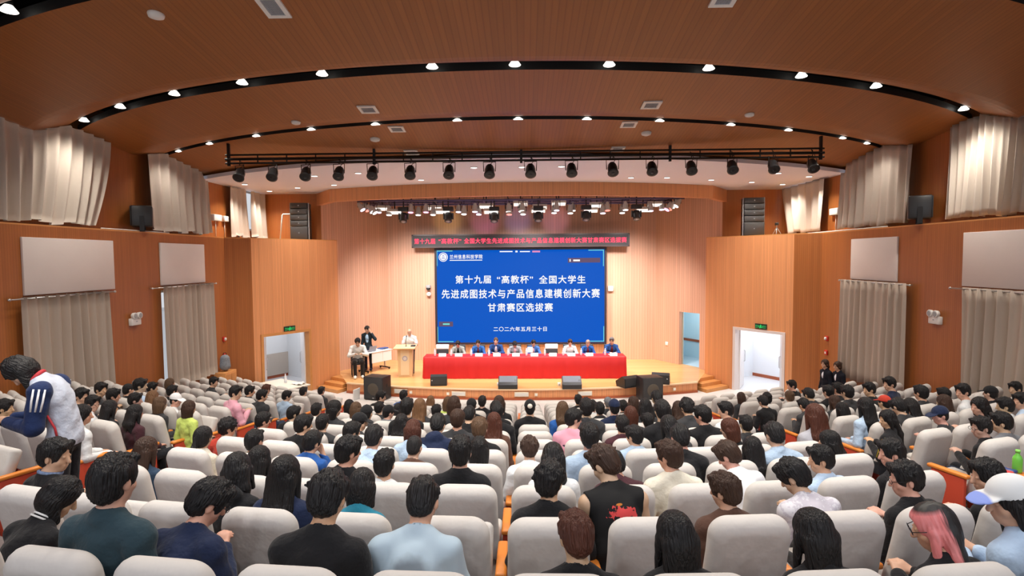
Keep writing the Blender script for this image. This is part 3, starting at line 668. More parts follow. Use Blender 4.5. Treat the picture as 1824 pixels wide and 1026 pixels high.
# red scrolling LED banner
YB = 22.45
p0, p1 = at_y(733.2, 418.8, YB), at_y(1121.5, 438.2, YB); bxc, bzc = (p0[0]+p1[0])/2, (p0[2]+p1[2])/2; bw, bh = (p1[0]-p0[0])/2, (at_y(927, 416.5, YB)[2]-at_y(927, 440.2, YB)[2])/2
t = thing('led_banner', 'long dark LED strip with red Chinese lettering above the screen', 'sign', (bxc, YB, bzc))
mb = MB(); mb.box((-bw+.05, 0, -bh+.05), (bw-.05, 0.12, bh-.05)); mb.build('display', mat('banner_face', (0.018, 0.012, 0.014), 0.5), t)
mb = MB()
for lo, hi in (((-bw,-.02,-bh),(-bw+.05,.14,bh)), ((bw-.05,-.02,-bh),(bw,.14,bh)), ((-bw,-.02,-bh),(bw,.14,-bh+.05)), ((-bw,-.02,bh-.05),(bw,.14,bh))): mb.box(lo, hi)
mb.build('frame', mat('banner_frame', (0.06, 0.03, 0.03), 0.35), t)
for body_, x0, x1 in (('第十九届', 738.4, 775.7), ('“高教杯”', 781.8, 822.3), ('全国大学生先进成图技术与产品信息建模创新大赛甘肃赛区选拔赛', 827.4, 1115.5)):
    me = text_mesh(body_, (x1-x0)/FPX*YB, 9.6/FPX*YB, 0.012, 0.004, 'banner_text', 1.10); me.materials.append(E_RED); place(me, 'banner_text', t, T(((x0+x1)/2-927.3)/FPX*YB, 0, 0))
MB().box((-bw+.2, 0.14, -bh+.1), (-bw+.3, 0.55, bh-.1)).build('bracket', M_BLACK, t); MB().box((bw-.3, 0.14, -bh+.1), (bw-.2, 0.55, bh-.1)).build('bracket', M_BLACK, t)
# small fittings on the stage back wall
p = at_y(763, 512, 22.95); t = thing('wall_camera', 'small dark dome camera on the stage wall left of the screen', 'camera', p)
MB().rbox((-.09, -.10, -.02), (.09, .1, .10), .02).build('mount', M_GREY, t); MB().lathe([(.085, 0), (.08, -.05), (.05, -.09), (.01, -.10)], 14, T(0, -.03, -.02)).build('dome', M_BLACKP, t)
p = at_y(764, 524, 22.95); t = thing('motion_sensor', 'round white sensor below the dome camera, left of the screen', 'sensor', p)
MB().lathe([(.09, 0), (.085, .05), (.05, .08)], 18, RX(PI/2)).build('body', M_WPLAS, t); MB().box((-.02, 0, -.02), (.02, .12, .02)).build('stem', M_GREY, t)
p = at_y(1087.5, 514, 23.0); t = thing('control_box', 'small square white box on the stage wall right of the screen', 'box', p)
MB().rbox((-.105, -.07, -.105), (.105, .05, .105), .02).build('case', M_WPLAS, t); MB().box((-.03, -.075, -.05), (.03, -.07, -.03)).build('indicator', M_GREY, t)
def on_stage_side(px, py):     # point on the right stage side wall
    a, b2 = Vector((7.2, 20.25)), Vector((5.5, 23.05)); d = ray(px, py)
    best = min(np.arange(0.0, 1.0, .002), key=lambda s: abs((CX + d[0]*((a+(b2-a)*s).y/d[1])) - (a+(b2-a)*s).x)); q = a+(b2-a)*best
    return np.array([q.x, q.y, CZ + d[2]*(q.y/d[1])])
p = on_stage_side(1188, 612); t = thing('wall_socket', 'small white switch plate on the right stage wall', 'switch', p, math.atan2(2.8, -1.7)-PI)
MB().rbox((-.07, -.03, -.07), (.07, .03, .07), .012).build('plate', M_WPLAS, t); MB().box((-.03, .03, -.03), (.03, .036, .03)).build('rocker', M_WHITE, t)

# ------------------------------------------------------------------ doorways
def frame_of(sg):
    d = Vector((sg*(C_[0]-B_[0]), C_[1]-B_[1], 0)).normalized(); n = Vector((-d.y, d.x, 0))*(1 if sg < 0 else -1)
    return Matrix(((d.x, n.x, 0, sg*B_[0]), (d.y, n.y, 0, B_[1]), (0, 0, 1, 0), (0, 0, 0, 1)))   # x along wall, y out of the hall
M_CORR = mat('corridor_paint', (0.80, 0.83, 0.88), 0.7); M_CORRL = mat('corridor_paint_grey', (0.72, 0.74, 0.77), 0.7)
for sd, sg, s0, s1 in (('left', -1, 0.30, 2.02), ('right', 1, 0.30, 2.05)):
    F = frame_of(sg)
    mb = MB(); mb.box((-1.2, 0.2, -0.10), (3.15, 3.4, 0.006), F); struct(mb.build('floor_corridor_%s' % sd, mat('corridor_floor', (0.62, 0.62, 0.64), 0.35)))
    mb = MB(); mb.box((-1.2, 2.6 if sd == 'right' else 3.0, 0), (3.15, 3.4, 2.9), F); mb.box((-1.3, 0.25, 0), (-1.2, 3.4, 2.9), F); mb.box((3.15, 0.25, 0), (3.25, 3.4, 2.9), F)
    mb.box((-1.2, 0.22, 2.9), (3.15, 3.4, 3.0), F)
    struct(mb.build('wall_corridor_%s' % sd, M_CORR if sd == 'right' else M_CORRL))
    mb = MB(); mb.box((-1.2, (2.6 if sd == 'right' else 3.0)-0.02, 0), (3.15, (2.6 if sd == 'right' else 3.0), 0.12), F); struct(mb.build('baseboard_corridor_%s' % sd, W_RED))
    if sd == 'left':
        mb = MB(); mb.box((.2, 2.95, 0.12), (3.15, 3.0, 0.95), F); struct(mb.build('trim_corridor_panel', mat('corridor_panel', (.48, .42, .37), .6)))
    # frame
    mb = MB(); b = 0.07
    mb.box((s0-b, -0.03, 0), (s0+.02, 0.21, 2.1+b), F); mb.box((s1-.02, -0.03, 0), (s1+b, 0.21, 2.1+b), F); mb.box((s0+.02, -0.03, 2.08), (s1-.02, 0.21, 2.1+b), F)
    struct(mb.build('trim_doorframe_%s' % sd, W_TRIM if sd == 'left' else mat('door_frame_white', (0.78, 0.70, 0.68), 0.5)))
    ld = bpy.data.lights.new('corridor_lamp', 'AREA'); ld.energy = 55 if sd == 'left' else 95; ld.shape = 'RECTANGLE'; ld.size = 3.0; ld.size_y = 0.6; ld.color = (0.92, 0.96, 1.0)
    lo = bpy.data.objects.new('corridor_lamp', ld); COL.objects.link(lo); q = F @ Vector((1.6, 1.5, 2.86)); lo.location = q; lo.rotation_euler = (0, 0, math.atan2(C_[1]-B_[1], sg*(C_[0]-B_[0])))
    # two leaves opened into the corridor
    for k, (hx, ang) in enumerate(((s0+.03, 47), (s1-.03, 63))):
        a = math.radians(ang); dr = Vector((math.cos(a), math.sin(a), 0)); nr = Vector((-dr.y, dr.x, 0))
        LM = F @ Matrix(((dr.x, nr.x, 0, hx), (dr.y, nr.y, 0, 0.22), (0, 0, 1, 0), (0, 0, 0, 1)))
        w = (s1-s0)/2-0.01
        mb = MB(); mb.box((0, -0.022, 0.01), (w, 0.022, 2.08), LM)
        o = struct(mb.build('door_%d' % (k+1+(0 if sd == 'left' else 2)), mat('door_white', (0.80, 0.76, 0.76), 0.45)))
        mb = MB(); yo = 0.06 if k == 1 else -0.06
        mb.tube([LM @ Vector(q) for q in ((w-.09, yo/3, .85), (w-.09, yo, .87), (w-.09, yo, 1.23), (w-.09, yo/3, 1.25))], 0.014, 8); mb.build('handle', M_CHROME, o)
# stage side door on the right: jamb, leaf opened, small bright back room
a, b2 = Vector((7.2, 20.25, 0)), Vector((5.5, 23.05, 0)); d = (b2-a).normalized(); n = Vector((-d.y, d.x, 0))*-1
F = Matrix(((d.x, n.x, 0, a.x), (d.y, n.y, 0, a.y), (0, 0, 1, 0), (0, 0, 0, 1)))
mb = MB(); mb.box((0.95, 0.15, 0.25), (3.4, 1.9, 0.33), F); struct(mb.build('floor_backstage', mat('backstage_floor', (0.45, 0.55, 0.62), 0.4)))
mb = MB(); mb.box((0.95, 1.8, 0.33), (3.4, 1.9, 3.0), F); mb.box((0.92, 0.2, 0.33), (0.97, 1.9, 3.0), F); mb.box((3.4, 0.2, 0.33), (3.5, 1.9, 3.0), F); mb.box((0.95, 0.2, 3.0), (3.4, 1.9, 3.1), F); struct(mb.build('wall_backstage', mat('backstage_paint', (0.62, 0.82, 0.92), 0.7)))
mb = MB(); mb.box((0.97, 1.77, 1.0), (3.4, 1.8, 1.1), F); struct(mb.build('trim_backstage_rail', W_RED))
ld = bpy.data.lights.new('backstage_lamp', 'AREA'); ld.energy = 30; ld.size = 1.2; ld.color = (0.85, 0.95, 1.0); lo = bpy.data.objects.new('backstage_lamp', ld); COL.objects.link(lo); lo.location = F @ Vector((1.9, 0.95, 2.95))
mb = MB(); mb.box((1.96, 0.17, 0.36), (2.86, 0.215, 2.40), F); o = struct(mb.build('door_5', mat('stage_door_leaf', (0.50, 0.46, 0.36), 0.5)))
MB().tube([F @ Vector(q) for q in ((2.7, .215, 1.3), (2.7, .26, 1.3), (2.58, .26, 1.3))], 0.012, 6).build('handle', M_CHROME, o)

# exit signs
def exit_sign(px, py, sg, label):
    F = frame_of(sg); inv = F.inverted()
    dv = ray(px, py); n = F.to_3x3() @ Vector((0, 1, 0)); o0 = F.translation
    tt = (Vector(o0)-Vector(CAMP)).dot(n)/Vector(dv).dot(n); p = Vector(CAMP)+Vector(dv)*tt
    t = thing('exit_sign', label, 'exit sign', p); t.rotation_euler = (0, 0, math.atan2(C_[1]-B_[1], sg*(C_[0]-B_[0])) + (0 if sg < 0 else PI))
    MB().rbox((-.21, -.035, -.085), (.21, 0.0, .085), .008).build('case', mat('exit_case', (0.012, 0.03, 0.018), 0.3), t)
    mb = MB()  # running figure
    mb.box((-.012, -.037, .035), (.018, -.036, .06)); mb.box((-.02, -.037, -.02), (.02, -.036, .032)); mb.box((-.05, -.037, .005), (-.02, -.036, .02)); mb.box((.02, -.037, .01), (.05, -.036, .024)); mb.box((-.045, -.037, -.06), (-.005, -.036, -.02)); mb.box((.005, -.037, -.045), (.055, -.036, -.025))
    mb.box((-.075, -.037, -.03), (-.06, -.036, .03)); mb.box((.06, -.037, -.03), (.075, -.036, .03))
    mb.build('pictogram', E_GREEN, t)
    for s_, b_ in ((-1, '安全'), (1, '出口')):
        me = text_mesh(b_, .10, .05, 0.01, 0.0368, 'sign_text'); me.materials.append(E_GREEN); place(me, 'sign_text', t, T(s_*.135, 0, .018))
    me = text_mesh('EXIT', .10, .026, 0.01, 0.0368, 'sign_text'); me.materials.append(E_GREEN); place(me, 'sign_text', t, T(-.135, 0, -.04))
    me = text_mesh('EXIT', .10, .026, 0.01, 0.0368, 'sign_text'); me.materials.append(E_GREEN); place(me, 'sign_text', t, T(.135, 0, -.04))
exit_sign(515.4, 585.2, -1, 'green lit exit sign above the left doorway'); exit_sign(1356, 581.4, 1, 'green lit exit sign above the right doorway')
# ------------------------------------------------------------------ front lighting rail with its sixteen lamps
YT = 13.25
pl, pr = at_y(407.5, 283, YT), at_y(1462, 265, YT); zb = 6.93; tx0, tx1 = float(pl[0]), float(pr[0])
t = thing('lighting_rail', 'long black lighting rail of three pipes hung below the timber ceiling', 'lighting rail', ((tx0+tx1)/2, YT, zb)); hwx = (tx1-tx0)/2
for dz, r in ((0.10, 0.022), (0.0, 0.034), (-0.095, 0.024)):
    MB().tube([(-hwx-.08, 0, dz), (hwx+.08, 0, dz)], r, 8).build('pipe', M_STEEL, t)
for i in range(21):
    x = -hwx + 2*hwx*i/20
    if i % 5: MB().box((x-.012, -.012, -.095), (x+.012, .012, .10)).build('rung', M_STEEL, t)
for i in range(5):
    x = -hwx + 2*hwx*i/4; top = ceil_z(t.location.x+x, YT)-zb+.01
    MB().box((x-.028, -.028, -.16), (x+.028, .028, top)).build('hanger', M_STEEL, t)
LX = [427,486,545,604,664,731,800,872,945,1018,1091,1161,1231,1304,1377,1447]
_b = MB(); _b.lathe([(0.02,0.155),(0.075,0.15),(0.10,0.10),(0.105,0.04),(0.115,0.03),(0.115,-0.12),(0.13,-0.13),(0.13,-0.15),(0.09,-0.152)], 18); ST_BODY = _b.mesh('lamp_body'); ST_BODY.materials.append(M_BLACKP)
_b = MB(); _b.lathe([(0.10, -0.146), (0.02, -0.154)], 18); ST_LENS = _b.mesh('lens'); ST_LENS.materials.append(mat('dark_lens', (0.03, 0.03, 0.035), 0.1))
_b = MB(); _b.tube([(-.135,0,-.02),(-.145,0,.2),(.145,0,.2),(.135,0,-.02)], .011, 6); _b.tube([(0,0,.2),(.02,.01,.27),(-.01,0,.34)], .011, 6); ST_YOKE = _b.mesh('yoke'); ST_YOKE.materials.append(M_STEEL)
_b = MB(); _b.tube([(0,.0,.12),(.08,.05,.22),(.02,.04,.30),(-.03,.0,.36)], .008, 5); ST_CAB = _b.mesh('cable'); ST_CAB.materials.append(M_BLACK)
_b = MB()
rnd = random.Random(5)
for i, px in enumerate(LX):
    y = np.interp(px, [427, 945, 1447], [310, 303, 294]); p = at_y(px, y, YT)
    lean = (0.55 if i < 3 else 0.25 if i < 6 else -0.25 if 10 < i < 13 else -0.55 if i >= 13 else 0.05)
    t = thing('stage_lamp', 'black theatre lamp on the long lighting rail, %s' % nth(i, 16), 'stage lamp', p, 0, 'theatre lamps on the front rail')
    tilt = T(0, 0, 0) @ RZ(-lean*.8) @ RX(math.radians(-38)) @ RY(-lean*.7)
    place(ST_BODY, 'lamp_body', t, tilt); place(ST_LENS, 'lens', t, tilt)
    place(ST_YOKE, 'yoke', t, RZ(-lean*.8)); place(ST_CAB, 'cable', t)
    if i in (2, 5, 8, 11, 13): spot('front_lamp', (p[0], p[1]+.2, p[2]-.15), (p[0]*.55, 20.0, 0.9), FRONT_W, 0.75, 0.7, (1, 0.95, 0.88), 0.12)

# ------------------------------------------------------------------ stage rig under the fascia
M_BAR = mat('rig_pipe', (0.10, 0.08, 0.16), 0.3, metal=0.7)
YR = 19.35
t = thing('stage_rig', 'dark pipe rig under the timber fascia carrying the stage lights', 'lighting rail', (0, YR, 6.55))
for yy, dz, half in ((0.0, 0.0, 5.6), (0.45, -0.10, 5.6), (0.9, 0.02, 5.4)):
    MB().tube([(half*(2*i/12-1), yy + 0.0, dz) for i in range(13)], 0.035, 8).build('pipe', M_BAR, t)
for i in range(14):
    x = -5.5+11.0*i/13; MB().box((x-.02, -.03, -.02), (x+.02, .93, .03)).build('cross_bar', M_BAR, t)
    MB().box((x-.015, .43, 0), (x+.015, .46, 1.0)).build('hanger', M_BLACK, t)
_b = MB(); _b.lathe([(.02,.20),(.05,.195),(.065,.15),(.085,.05),(.10,-.08),(.105,-.1),(.095,-.11)], 16); PAR = _b.mesh('lamp_body')
PAR.materials.append(mat('par_can', (0.52, 0.52, 0.50), 0.4))
_b = MB(); _b.lathe([(.096,-.085),(.09,-.116),(.02,-.118)], 16); PARL = {}
for nm_, c, s in (('white', (1, .97, .95), 2.6), ('pink', (1.0, .30, .65), 2.4), ('red', (1, .12, .10), 2.0), ('lilac', (.75, .70, 1), 2.6)):
    m_ = _b.mesh('lens'); m_.materials.append(mat('par_glow_'+nm_, (1, 1, 1), .4, emit=c, estr=s)); PARL[nm_] = m_
_b = MB(); _b.tube([(-.115,0,0),(-.12,0,.24),(.12,0,.24),(.115,0,0)], .012, 6); _b.tube([(0,0,.24),(0,0,.36)], .014, 6); PYOKE = _b.mesh('yoke'); PYOKE.materials.append(M_STEEL)
_b = MB(); _b.rbox((-.17,-.14,.12),(.17,.14,.27),.02); MHB = _b.mesh('base'); MHB.materials.append(M_BLACKP)
_b = MB(); _b.box((-.17,-.05,-.10),(-.13,.05,.12)); _b.box((.13,-.05,-.10),(.17,.05,.12)); MHY = _b.mesh('yoke'); MHY.materials.append(M_BLACKP)
_b = MB(); _b.lathe([(.04,.13),(.12,.10),(.135,0),(.12,-.15),(.13,-.19),(.11,-.20)], 18); MHH = _b.mesh('head'); MHH.materials.append(M_BLACKP)
_b = MB(); _b.lathe([(.105,-.195),(.03,-.215)], 18); MHL = _b.mesh('lens'); MHL.materials.append(mat('moving_head_lens', (.35,.36,.4), .1))
_b = MB(); _b.rbox((-.26,-.10,-.05),(.26,.10,.05),.015); SPB = _b.mesh('housing'); SPB.materials.append(mat('soft_light_case', (.70,.68,.62), .45))
_b = MB(); _b.box((-.23,-.075,-.056),(.23,.075,-.05)); SPL = _b.mesh('diffuser'); SPL.materials.append(mat('soft_light_glow', (1,1,1), .5, emit=(1,.97,.92), estr=1.1))
_b = MB(); _b.box((-.02,-.02,.05),(.02,.02,.35)); SPH = _b.mesh('hanger'); SPH.materials.append(M_STEEL)
def c3(x, y): return 600+x/5.527, 340+y/5.527
def c4(x, y): return 910+x/5.527, 330+y/5.527
pars = [(c3(240,195),'lilac'),(c3(292,200),'red'),(c3(335,215),'white'),(c3(362,225),'white'),(c3(415,215),'lilac'),(c3(515,240),'white'),(c3(728,215),'pink'),(c3(802,240),'white'),(c3(878,213),'pink'),(c3(948,238),'white'),(c3(1198,210),'lilac'),(c3(1252,232),'white'),(c3(1360,208),'lilac'),(c3(1398,235),'lilac'),(c3(1692,208),'white'),(c3(1697,235),'red'),(c3(1815,205),'white'),
        (c4(112,255),'white'),(c4(120,288),'white'),(c4(425,275),'white'),(c4(450,250),'lilac'),(c4(610,252),'white'),(c4(585,278),'white'),(c4(905,278),'lilac'),(c4(950,250),'red'),(c4(1095,275),'white'),(c4(1128,245),'white'),(c4(1375,255),'lilac'),(c4(1485,242),'lilac'),(c4(1550,248),'pink'),(c4(1575,240),'red'),(c4(1605,220),'white'),(c4(1640,212),'white')]
pars.sort(key=lambda q: q[0][0])
NM = {'white': 'white', 'pink': 'pink', 'red': 'red', 'lilac': 'pale violet'}
for i, ((px, py), c) in enumerate(pars):
    p = at_y(px, py, YR + (0.45 if i % 3 == 1 else 0.0)); p[2] += .11
    t = thing('par_can', 'grey stage can with %s lens under the fascia, %s' % (NM[c], nth(i, len(pars))), 'stage light', p, 0, 'par cans on the stage rig')
    side = 0.6 if i < 4 else -0.6 if i >= len(pars)-4 else 0.0; tl = RY(-side) @ RX(math.radians(-12))
    place(PAR, 'lamp_body', t, tl); place(PARL[c], 'lens', t, tl); place(PYOKE, 'yoke', t)
mh = sorted([c3(658,255), c3(1098,252), c3(1550,252), c4(270,300), c4(740,292), c4(1235,285)])
for i, (px, py) in enumerate(mh):
    p = at_y(px, py, YR); t = thing('moving_head_light', 'black moving head light under the fascia, %s of the six' % nth(i, 6), 'stage light', p, 0, 'moving head lights')
    place(MHB, 'base', t, T(0, 0, 0.06)); place(MHY, 'yoke', t); place(MHH, 'head', t, RX(math.radians(-25))); place(MHL, 'lens', t, RX(math.radians(-25)))
    place(SPH, 'hanger', t, T(0, 0, .25))
sp_ = sorted([c3(450,170), c3(570,205), c3(965,165), c3(1045,200), c3(1472,150), c3(1520,200), c4(95,180), c4(285,212), c4(270,245), c4(470,175), c4(845,195), c4(785,243), c4(1300,238), c4(1415,185)])
for i, (px, py) in enumerate(sp_):
    p = at_y(px, py, YR + (0.45 if py < 375 else 0)); t = thing('soft_panel_light', 'pale rectangular soft light under the fascia, %s' % nth(i, len(sp_)), 'stage light', p, 0, 'soft panel lights')
    tl = RX(math.radians(-35)); place(SPB, 'housing', t, tl); place(SPL, 'diffuser', t, tl); place(SPH, 'hanger', t)
    if i in (1, 3, 6, 8, 10, 12): spot('soft_panel_lamp', (p[0], p[1]+.1, p[2]-.2), (p[0]*.9, 22.2, 1.6), STAGE_W, 2.0, 0.9, (1, .95, .92), .25)
for px, c in ((770, (1, .75, .3)), (850, (1, .35, .85)), (920, (.45, .4, 1)), (1000, (1, .5, .8))):
    p = at_y(px, 378, YR); spot('par_lamp', (p[0], p[1]+.1, p[2]-.1), (p[0], 23.0, 6.1), 110, .40, .8, c, .08)

# ------------------------------------------------------------------ loudspeakers
def speaker_on_ledge(px0, px1, py0, py1, left, label):
    sg = -1 if left else 1; X = 9.08
    y = yw((px0+px1)/2, left, X); z0 = float(at_x((px0+px1)/2, py1, sg*X)[2]); z1 = float(at_x((px0+px1)/2, py0, sg*X)[2])
    t = thing('wall_speaker', label, 'loudspeaker', (sg*X, y, LEDGE+.03), PI/2*(-1 if left else 1) + (0.55 if left else -0.55), None); h = z1-LEDGE-.03
    # local -y faces the audience
    MB().rbox((-.26, -.22, .12), (.26, .22, h), .03).build('cabinet', M_BLACKP, t)
    MB().rbox((-.24, -.235, .14), (.24, -.215, h-.02), .008).build('grille', M_GRILLE, t)
    mb = MB(); mb.box((-.28, -.05, 0), (-.262, .05, h*.6)); mb.box((.262, -.05, 0), (.28, .05, h*.6)); mb.box((-.28, -.05, 0), (.28, .05, .02)); mb.build('bracket', M_STEEL, t)
speaker_on_ledge(233, 267, 367, 408, True, 'black loudspeaker on the left ledge between the two tall curtains')
speaker_on_ledge(1621, 1659, 349, 395, False, 'black loudspeaker on the right ledge between the two tall curtains')
def line_array(px0, px1, pyt, Y, rz, label):
    a, b = at_y(px0, pyt, Y), at_y(px1, pyt, Y); w = (b[0]-a[0])/2/math.cos(rz); H = a[2]-LEDGE-.03
    t = thing('line_array', label, 'loudspeaker', ((a[0]+b[0])/2, Y, LEDGE+.03), rz)
    n = 5; hs = [H*.36] + [H*.16]*4; z = 0
    for i, h in enumerate(hs):
        sc = 1.0 if i else 1.02
        o = MB().rbox((-w*sc, -.0, z+.006), (w*sc, .55, z+h-.006), .012).build('cabinet', M_BLACKP, t)
        MB().rbox((-w*sc+.02, -.015, z+.02), (w*sc-.02, .01, z+h-.02), .005).build('grille', M_GRILLE, o)
        MB().lathe([(.022, 0), (.018, -.012)], 12, T(0, -.016, z+h*.5) @ RX(PI/2) @ RX(PI)).build('logo_badge', M_CHROME, o)
        z += h
    mb = MB(); mb.box((-w-.03, .1, 0), (-w-.005, .16, H)); mb.box((w+.005, .1, 0), (w+.03, .16, H)); mb.build('side_rail', M_GREY, t)
line_array(516.5, 546, 361, 19.35, 0.12, 'black column of stacked loudspeakers above the left doorway')
line_array(1327.3, 1361, 351.5, 18.9, -0.18, 'black column of stacked loudspeakers above the right doorway')
q0 = at_y(499, 427, 19.5); q1 = at_y(503, 381.5, 19.5); q2 = at_y(517, 381, 19.5)
t = thing('pipe_stand', 'white bent pipe standing beside the left speaker column', 'pipe stand', (q0[0], 19.5, LEDGE+.03))
MB().tube([(0, 0, 0), (q1[0]-q0[0], 0, q1[2]-LEDGE-.05), (q1[0]-q0[0]+.02, 0, q1[2]-LEDGE-.03), (q2[0]-q0[0]+.05, .05, q1[2]-LEDGE-.03)], .022, 8).build('pipe', M_WPLAS, t)
MB().lathe([(.09, 0), (.09, .012), (.025, .02)], 16).build('foot', M_WPLAS, t)
q = at_y(1381, 418, 19.0); t = thing('tripod', 'small dark tripod on the ledge beside the right speaker column', 'tripod', (q[0], 18.9, LEDGE+.03))
for k in range(3): MB().tube([(0, 0, .26), (.17*math.cos(2.1*k), .17*math.sin(2.1*k), 0)], .012, 6).build('leg', M_GREY, t)
MB().tube([(0, 0, .22), (0, 0, .34)], .015, 6).build('column', M_GREY, t); MB().rbox((-.05, -.04, .33), (.05, .05, .42), .012).build('head', M_BLACKP, t)
for left, pts, lb in ((True, [(178, 408), (200, 411), (222, 409), (246, 414), (270, 413), (300, 416)], 'pale loose cable lying along the left ledge below the speaker'), (False, [(1372, 419), (1400, 418), (1440, 417), (1475, 414), (1520, 411), (1580, 407)], 'pale loose cable lying along the right ledge')):
    sg = -1 if left else 1; mb = MB(); ps = []
    for i, (px, py) in enumerate(pts):
        yy = yw(px, left, WX-.0); ps.append((sg*(WX+.03+.02*(i % 2)), yy, LEDGE+.045))
    tag(mb.tube(ps, .014, 6).build('cable', M_WPLAS), lb, 'cable')

# ------------------------------------------------------------------ stage steps, vents in the riser
def steps(sg, label):
    t = thing('stage_steps', label, 'steps', (0, 0, 0)); o = []
    C2 = Vector((sg*C_[0], C_[1])); dw = Vector((sg*(B_[0]-C_[0]), B_[1]-C_[1])).normalized(); nn = Vector((-dw.y, dw.x)); 
    if nn.x*sg > 0: nn = -nn                                   # into the hall, towards the middle
    C2 = C2 + nn*.03; base = C2 + dw*(-.10)
    for i, (run, h) in enumerate(((1.12, .117), (.82, .234), (.52, .345))):
        e = base + dw*run; poly = [C2 + dw*.02, e, e + nn*(1.12 - .12*i), C2 + dw*.02 + nn*(.97)]
        poly = [(p.x, p.y) for p in poly]
        ar = sum(a[0]*b[1]-b[0]*a[1] for a, b in zip(poly, poly[1:]+poly[:1]))
        mb = MB(); mb.prism(poly if ar > 0 else poly[::-1], 0.0 if i == 0 else (.117*i), h - (0 if i < 2 else .0)); mb.build('step', W_TRIM, t)
    return t
steps(-1, 'three timber steps up to the stage at its left end'); steps(1, 'three timber steps up to the stage at its right end')
def riser_thing(px, py, w, h, label, kind):
    d = ray(px, py); tt = min(np.arange(14, 22, .01), key=lambda q: abs((CAMP+d*q)[1]-stage_front((CAMP+d*q)[0]))); p = CAMP+d*tt
    a = math.asin(max(-1, min(1, p[0]/18.0))); p[2] = .185 if kind == 'vent' else .17
    t = thing('floor_vent' if kind == 'vent' else 'floor_socket', label, 'vent' if kind == 'vent' else 'socket', (p[0], stage_front(p[0])+.02, p[2]), a)
    MB().rbox((-w, -.035, -h), (w, .02, h), .008).build('frame', mat('vent_cream', (.78, .66, .50), .5), t)
    if kind == 'vent':
        mb = MB()
        for i in range(6): mb.box((-w+.02, -.042, -h+.02+i*(2*h-.04)/6), (w-.02, -.036, -h+.02+(i+.55)*(2*h-.04)/6))
        mb.build('louvre', M_WPLAS, t)
    else: MB().box((-w*.5, -.04, -h*.4), (w*.5, -.036, h*.4)).build('outlet', M_WPLAS, t)
for px, lb in ((714, 'pale vent grille in the stage riser, beside the left subwoofer'), (817, 'pale vent grille in the stage riser, below the leftmost monitor'), (929, 'pale vent grille in the stage riser, right of the middle'), (1042, 'pale vent grille in the stage riser, left of the right subwoofer')):
    riser_thing(px, 698, .23, .075, lb, 'vent')
for px, lb in ((732, 'small socket plate in the stage riser, right of the left grille'), (798, 'small socket plate in the stage riser, left of the second grille'), (955, 'small socket plate in the stage riser near the middle'), (1201, 'small socket plate in the stage riser, right of the right subwoofer')):
    riser_thing(px, 700, .05, .05, lb, 'socket')

# ------------------------------------------------------------------ stage monitors and subwoofers
def monitor(px, py, w, label, rz=0.0, lit=False):
    p = at_z(px, py, .35); t = thing('stage_monitor', label, 'stage monitor', (p[0], p[1], .352), rz, 'stage monitors')
    # wedge: faces the performers (+y); the camera sees its sloped back or grille
    prof = [(-.22, 0), (.22, 0), (.27, .16), (-.06, .36), (-.20, .30)]
    prof = [(-y, z) for y, z in prof] if lit else prof
    mb = MB(); a = mb.verts([(-w, y, z) for y, z in prof]); b = mb.verts([(w, y, z) for y, z in prof]); n = len(prof)
    mb.face([a+i for i in range(n)]); mb.face([b+i for i in reversed(range(n))])
    for i in range(n): mb.face((a+(i+1)%n, a+i, b+i, b+(i+1)%n))
    mb.build('cabinet', M_BLACKP, t)
    (y0, z0), (y1, z1) = prof[3 if not lit else 2], prof[4 if not lit else 3]
    if not lit: y0, z0, y1, z1 = -.205, .30, -.218, .04
    mb = MB(); g = .02; k = mb.verts([(-w+.03, y0-.006, z0-.01), (w-.03, y0-.006, z0-.01), (w-.03, y1-.006, z1+.01), (-w+.03, y1-.006, z1+.01)]); mb.face((k, k+3, k+2, k+1))
    k2 = mb.verts([(-w+.03, y0+.004, z0-.01), (w-.03, y0+.004, z0-.01), (w-.03, y1+.004, z1+.01), (-w+.03, y1+.004, z1+.01)]); mb.face((k2, k2+1, k2+2, k2+3))
    for i in range(4): mb.face((k+i, k+(i+1)%4, k2+(i+1)%4, k2+i))
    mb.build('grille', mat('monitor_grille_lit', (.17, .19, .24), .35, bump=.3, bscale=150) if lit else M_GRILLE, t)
    MB().lathe([(.02, 0), (.02, .012)], 10, T(w*.75 if px > 850 else -w*.8, y0*.5+y1*.5-.02, z0*.5+z1*.5+.02) @ RX(PI/2)).build('logo_badge', M_CHROME, t)
monitor(782, 685, .27, 'black stage monitor in front of the left end of the red table', 0.1)
monitor(905, 690.5, .31, 'grey stage monitor with visible drivers, left of the middle', 0.0, True)
monitor(1018, 690.5, .31, 'grey stage monitor with visible drivers, right of the middle', 0.0, True)
monitor(1119, 688, .31, 'black stage monitor at the right corner of the red table', 0.5)
monitor(1177, 682, .29, 'black stage monitor farthest right, behind the right subwoofer', -0.3)
def sub(px, py, w, d_, h, rz, label):
    p = at_z(px, py, 0.0); p[1] = stage_front(p[0])-d_-.22; p[0] = at_y(px, py, p[1])[0]; t = thing('subwoofer', label, 'loudspeaker', (p[0], p[1], 0), rz)
    MB().rbox((-w, 0, .02), (w, d_, h), .015).build('cabinet', mat('sub_black', (.018, .014, .014), .5), t)
    MB().rbox((-w+.03, -.014, .05), (w-.03, .004, h-.03), .006).build('grille', M_GRILLE, t)
    MB().lathe([(.20, 0), (.19, .006), (.06, .012)], 24, T(0, -.013, h*.48) @ RX(PI/2)).build('driver', mat('driver_cone', (.075, .06, .045), .6), t)
    for s in (-1, 1): MB().rbox((s*w-.008, d_*.4, h*.55), (s*w+.008, d_*.62, h*.68), .006).build('handle', M_BLACK, t)
    MB().box((-.03, -.017, .07), (.03, -.014, .09)).build('logo_badge', M_CHROME, t)
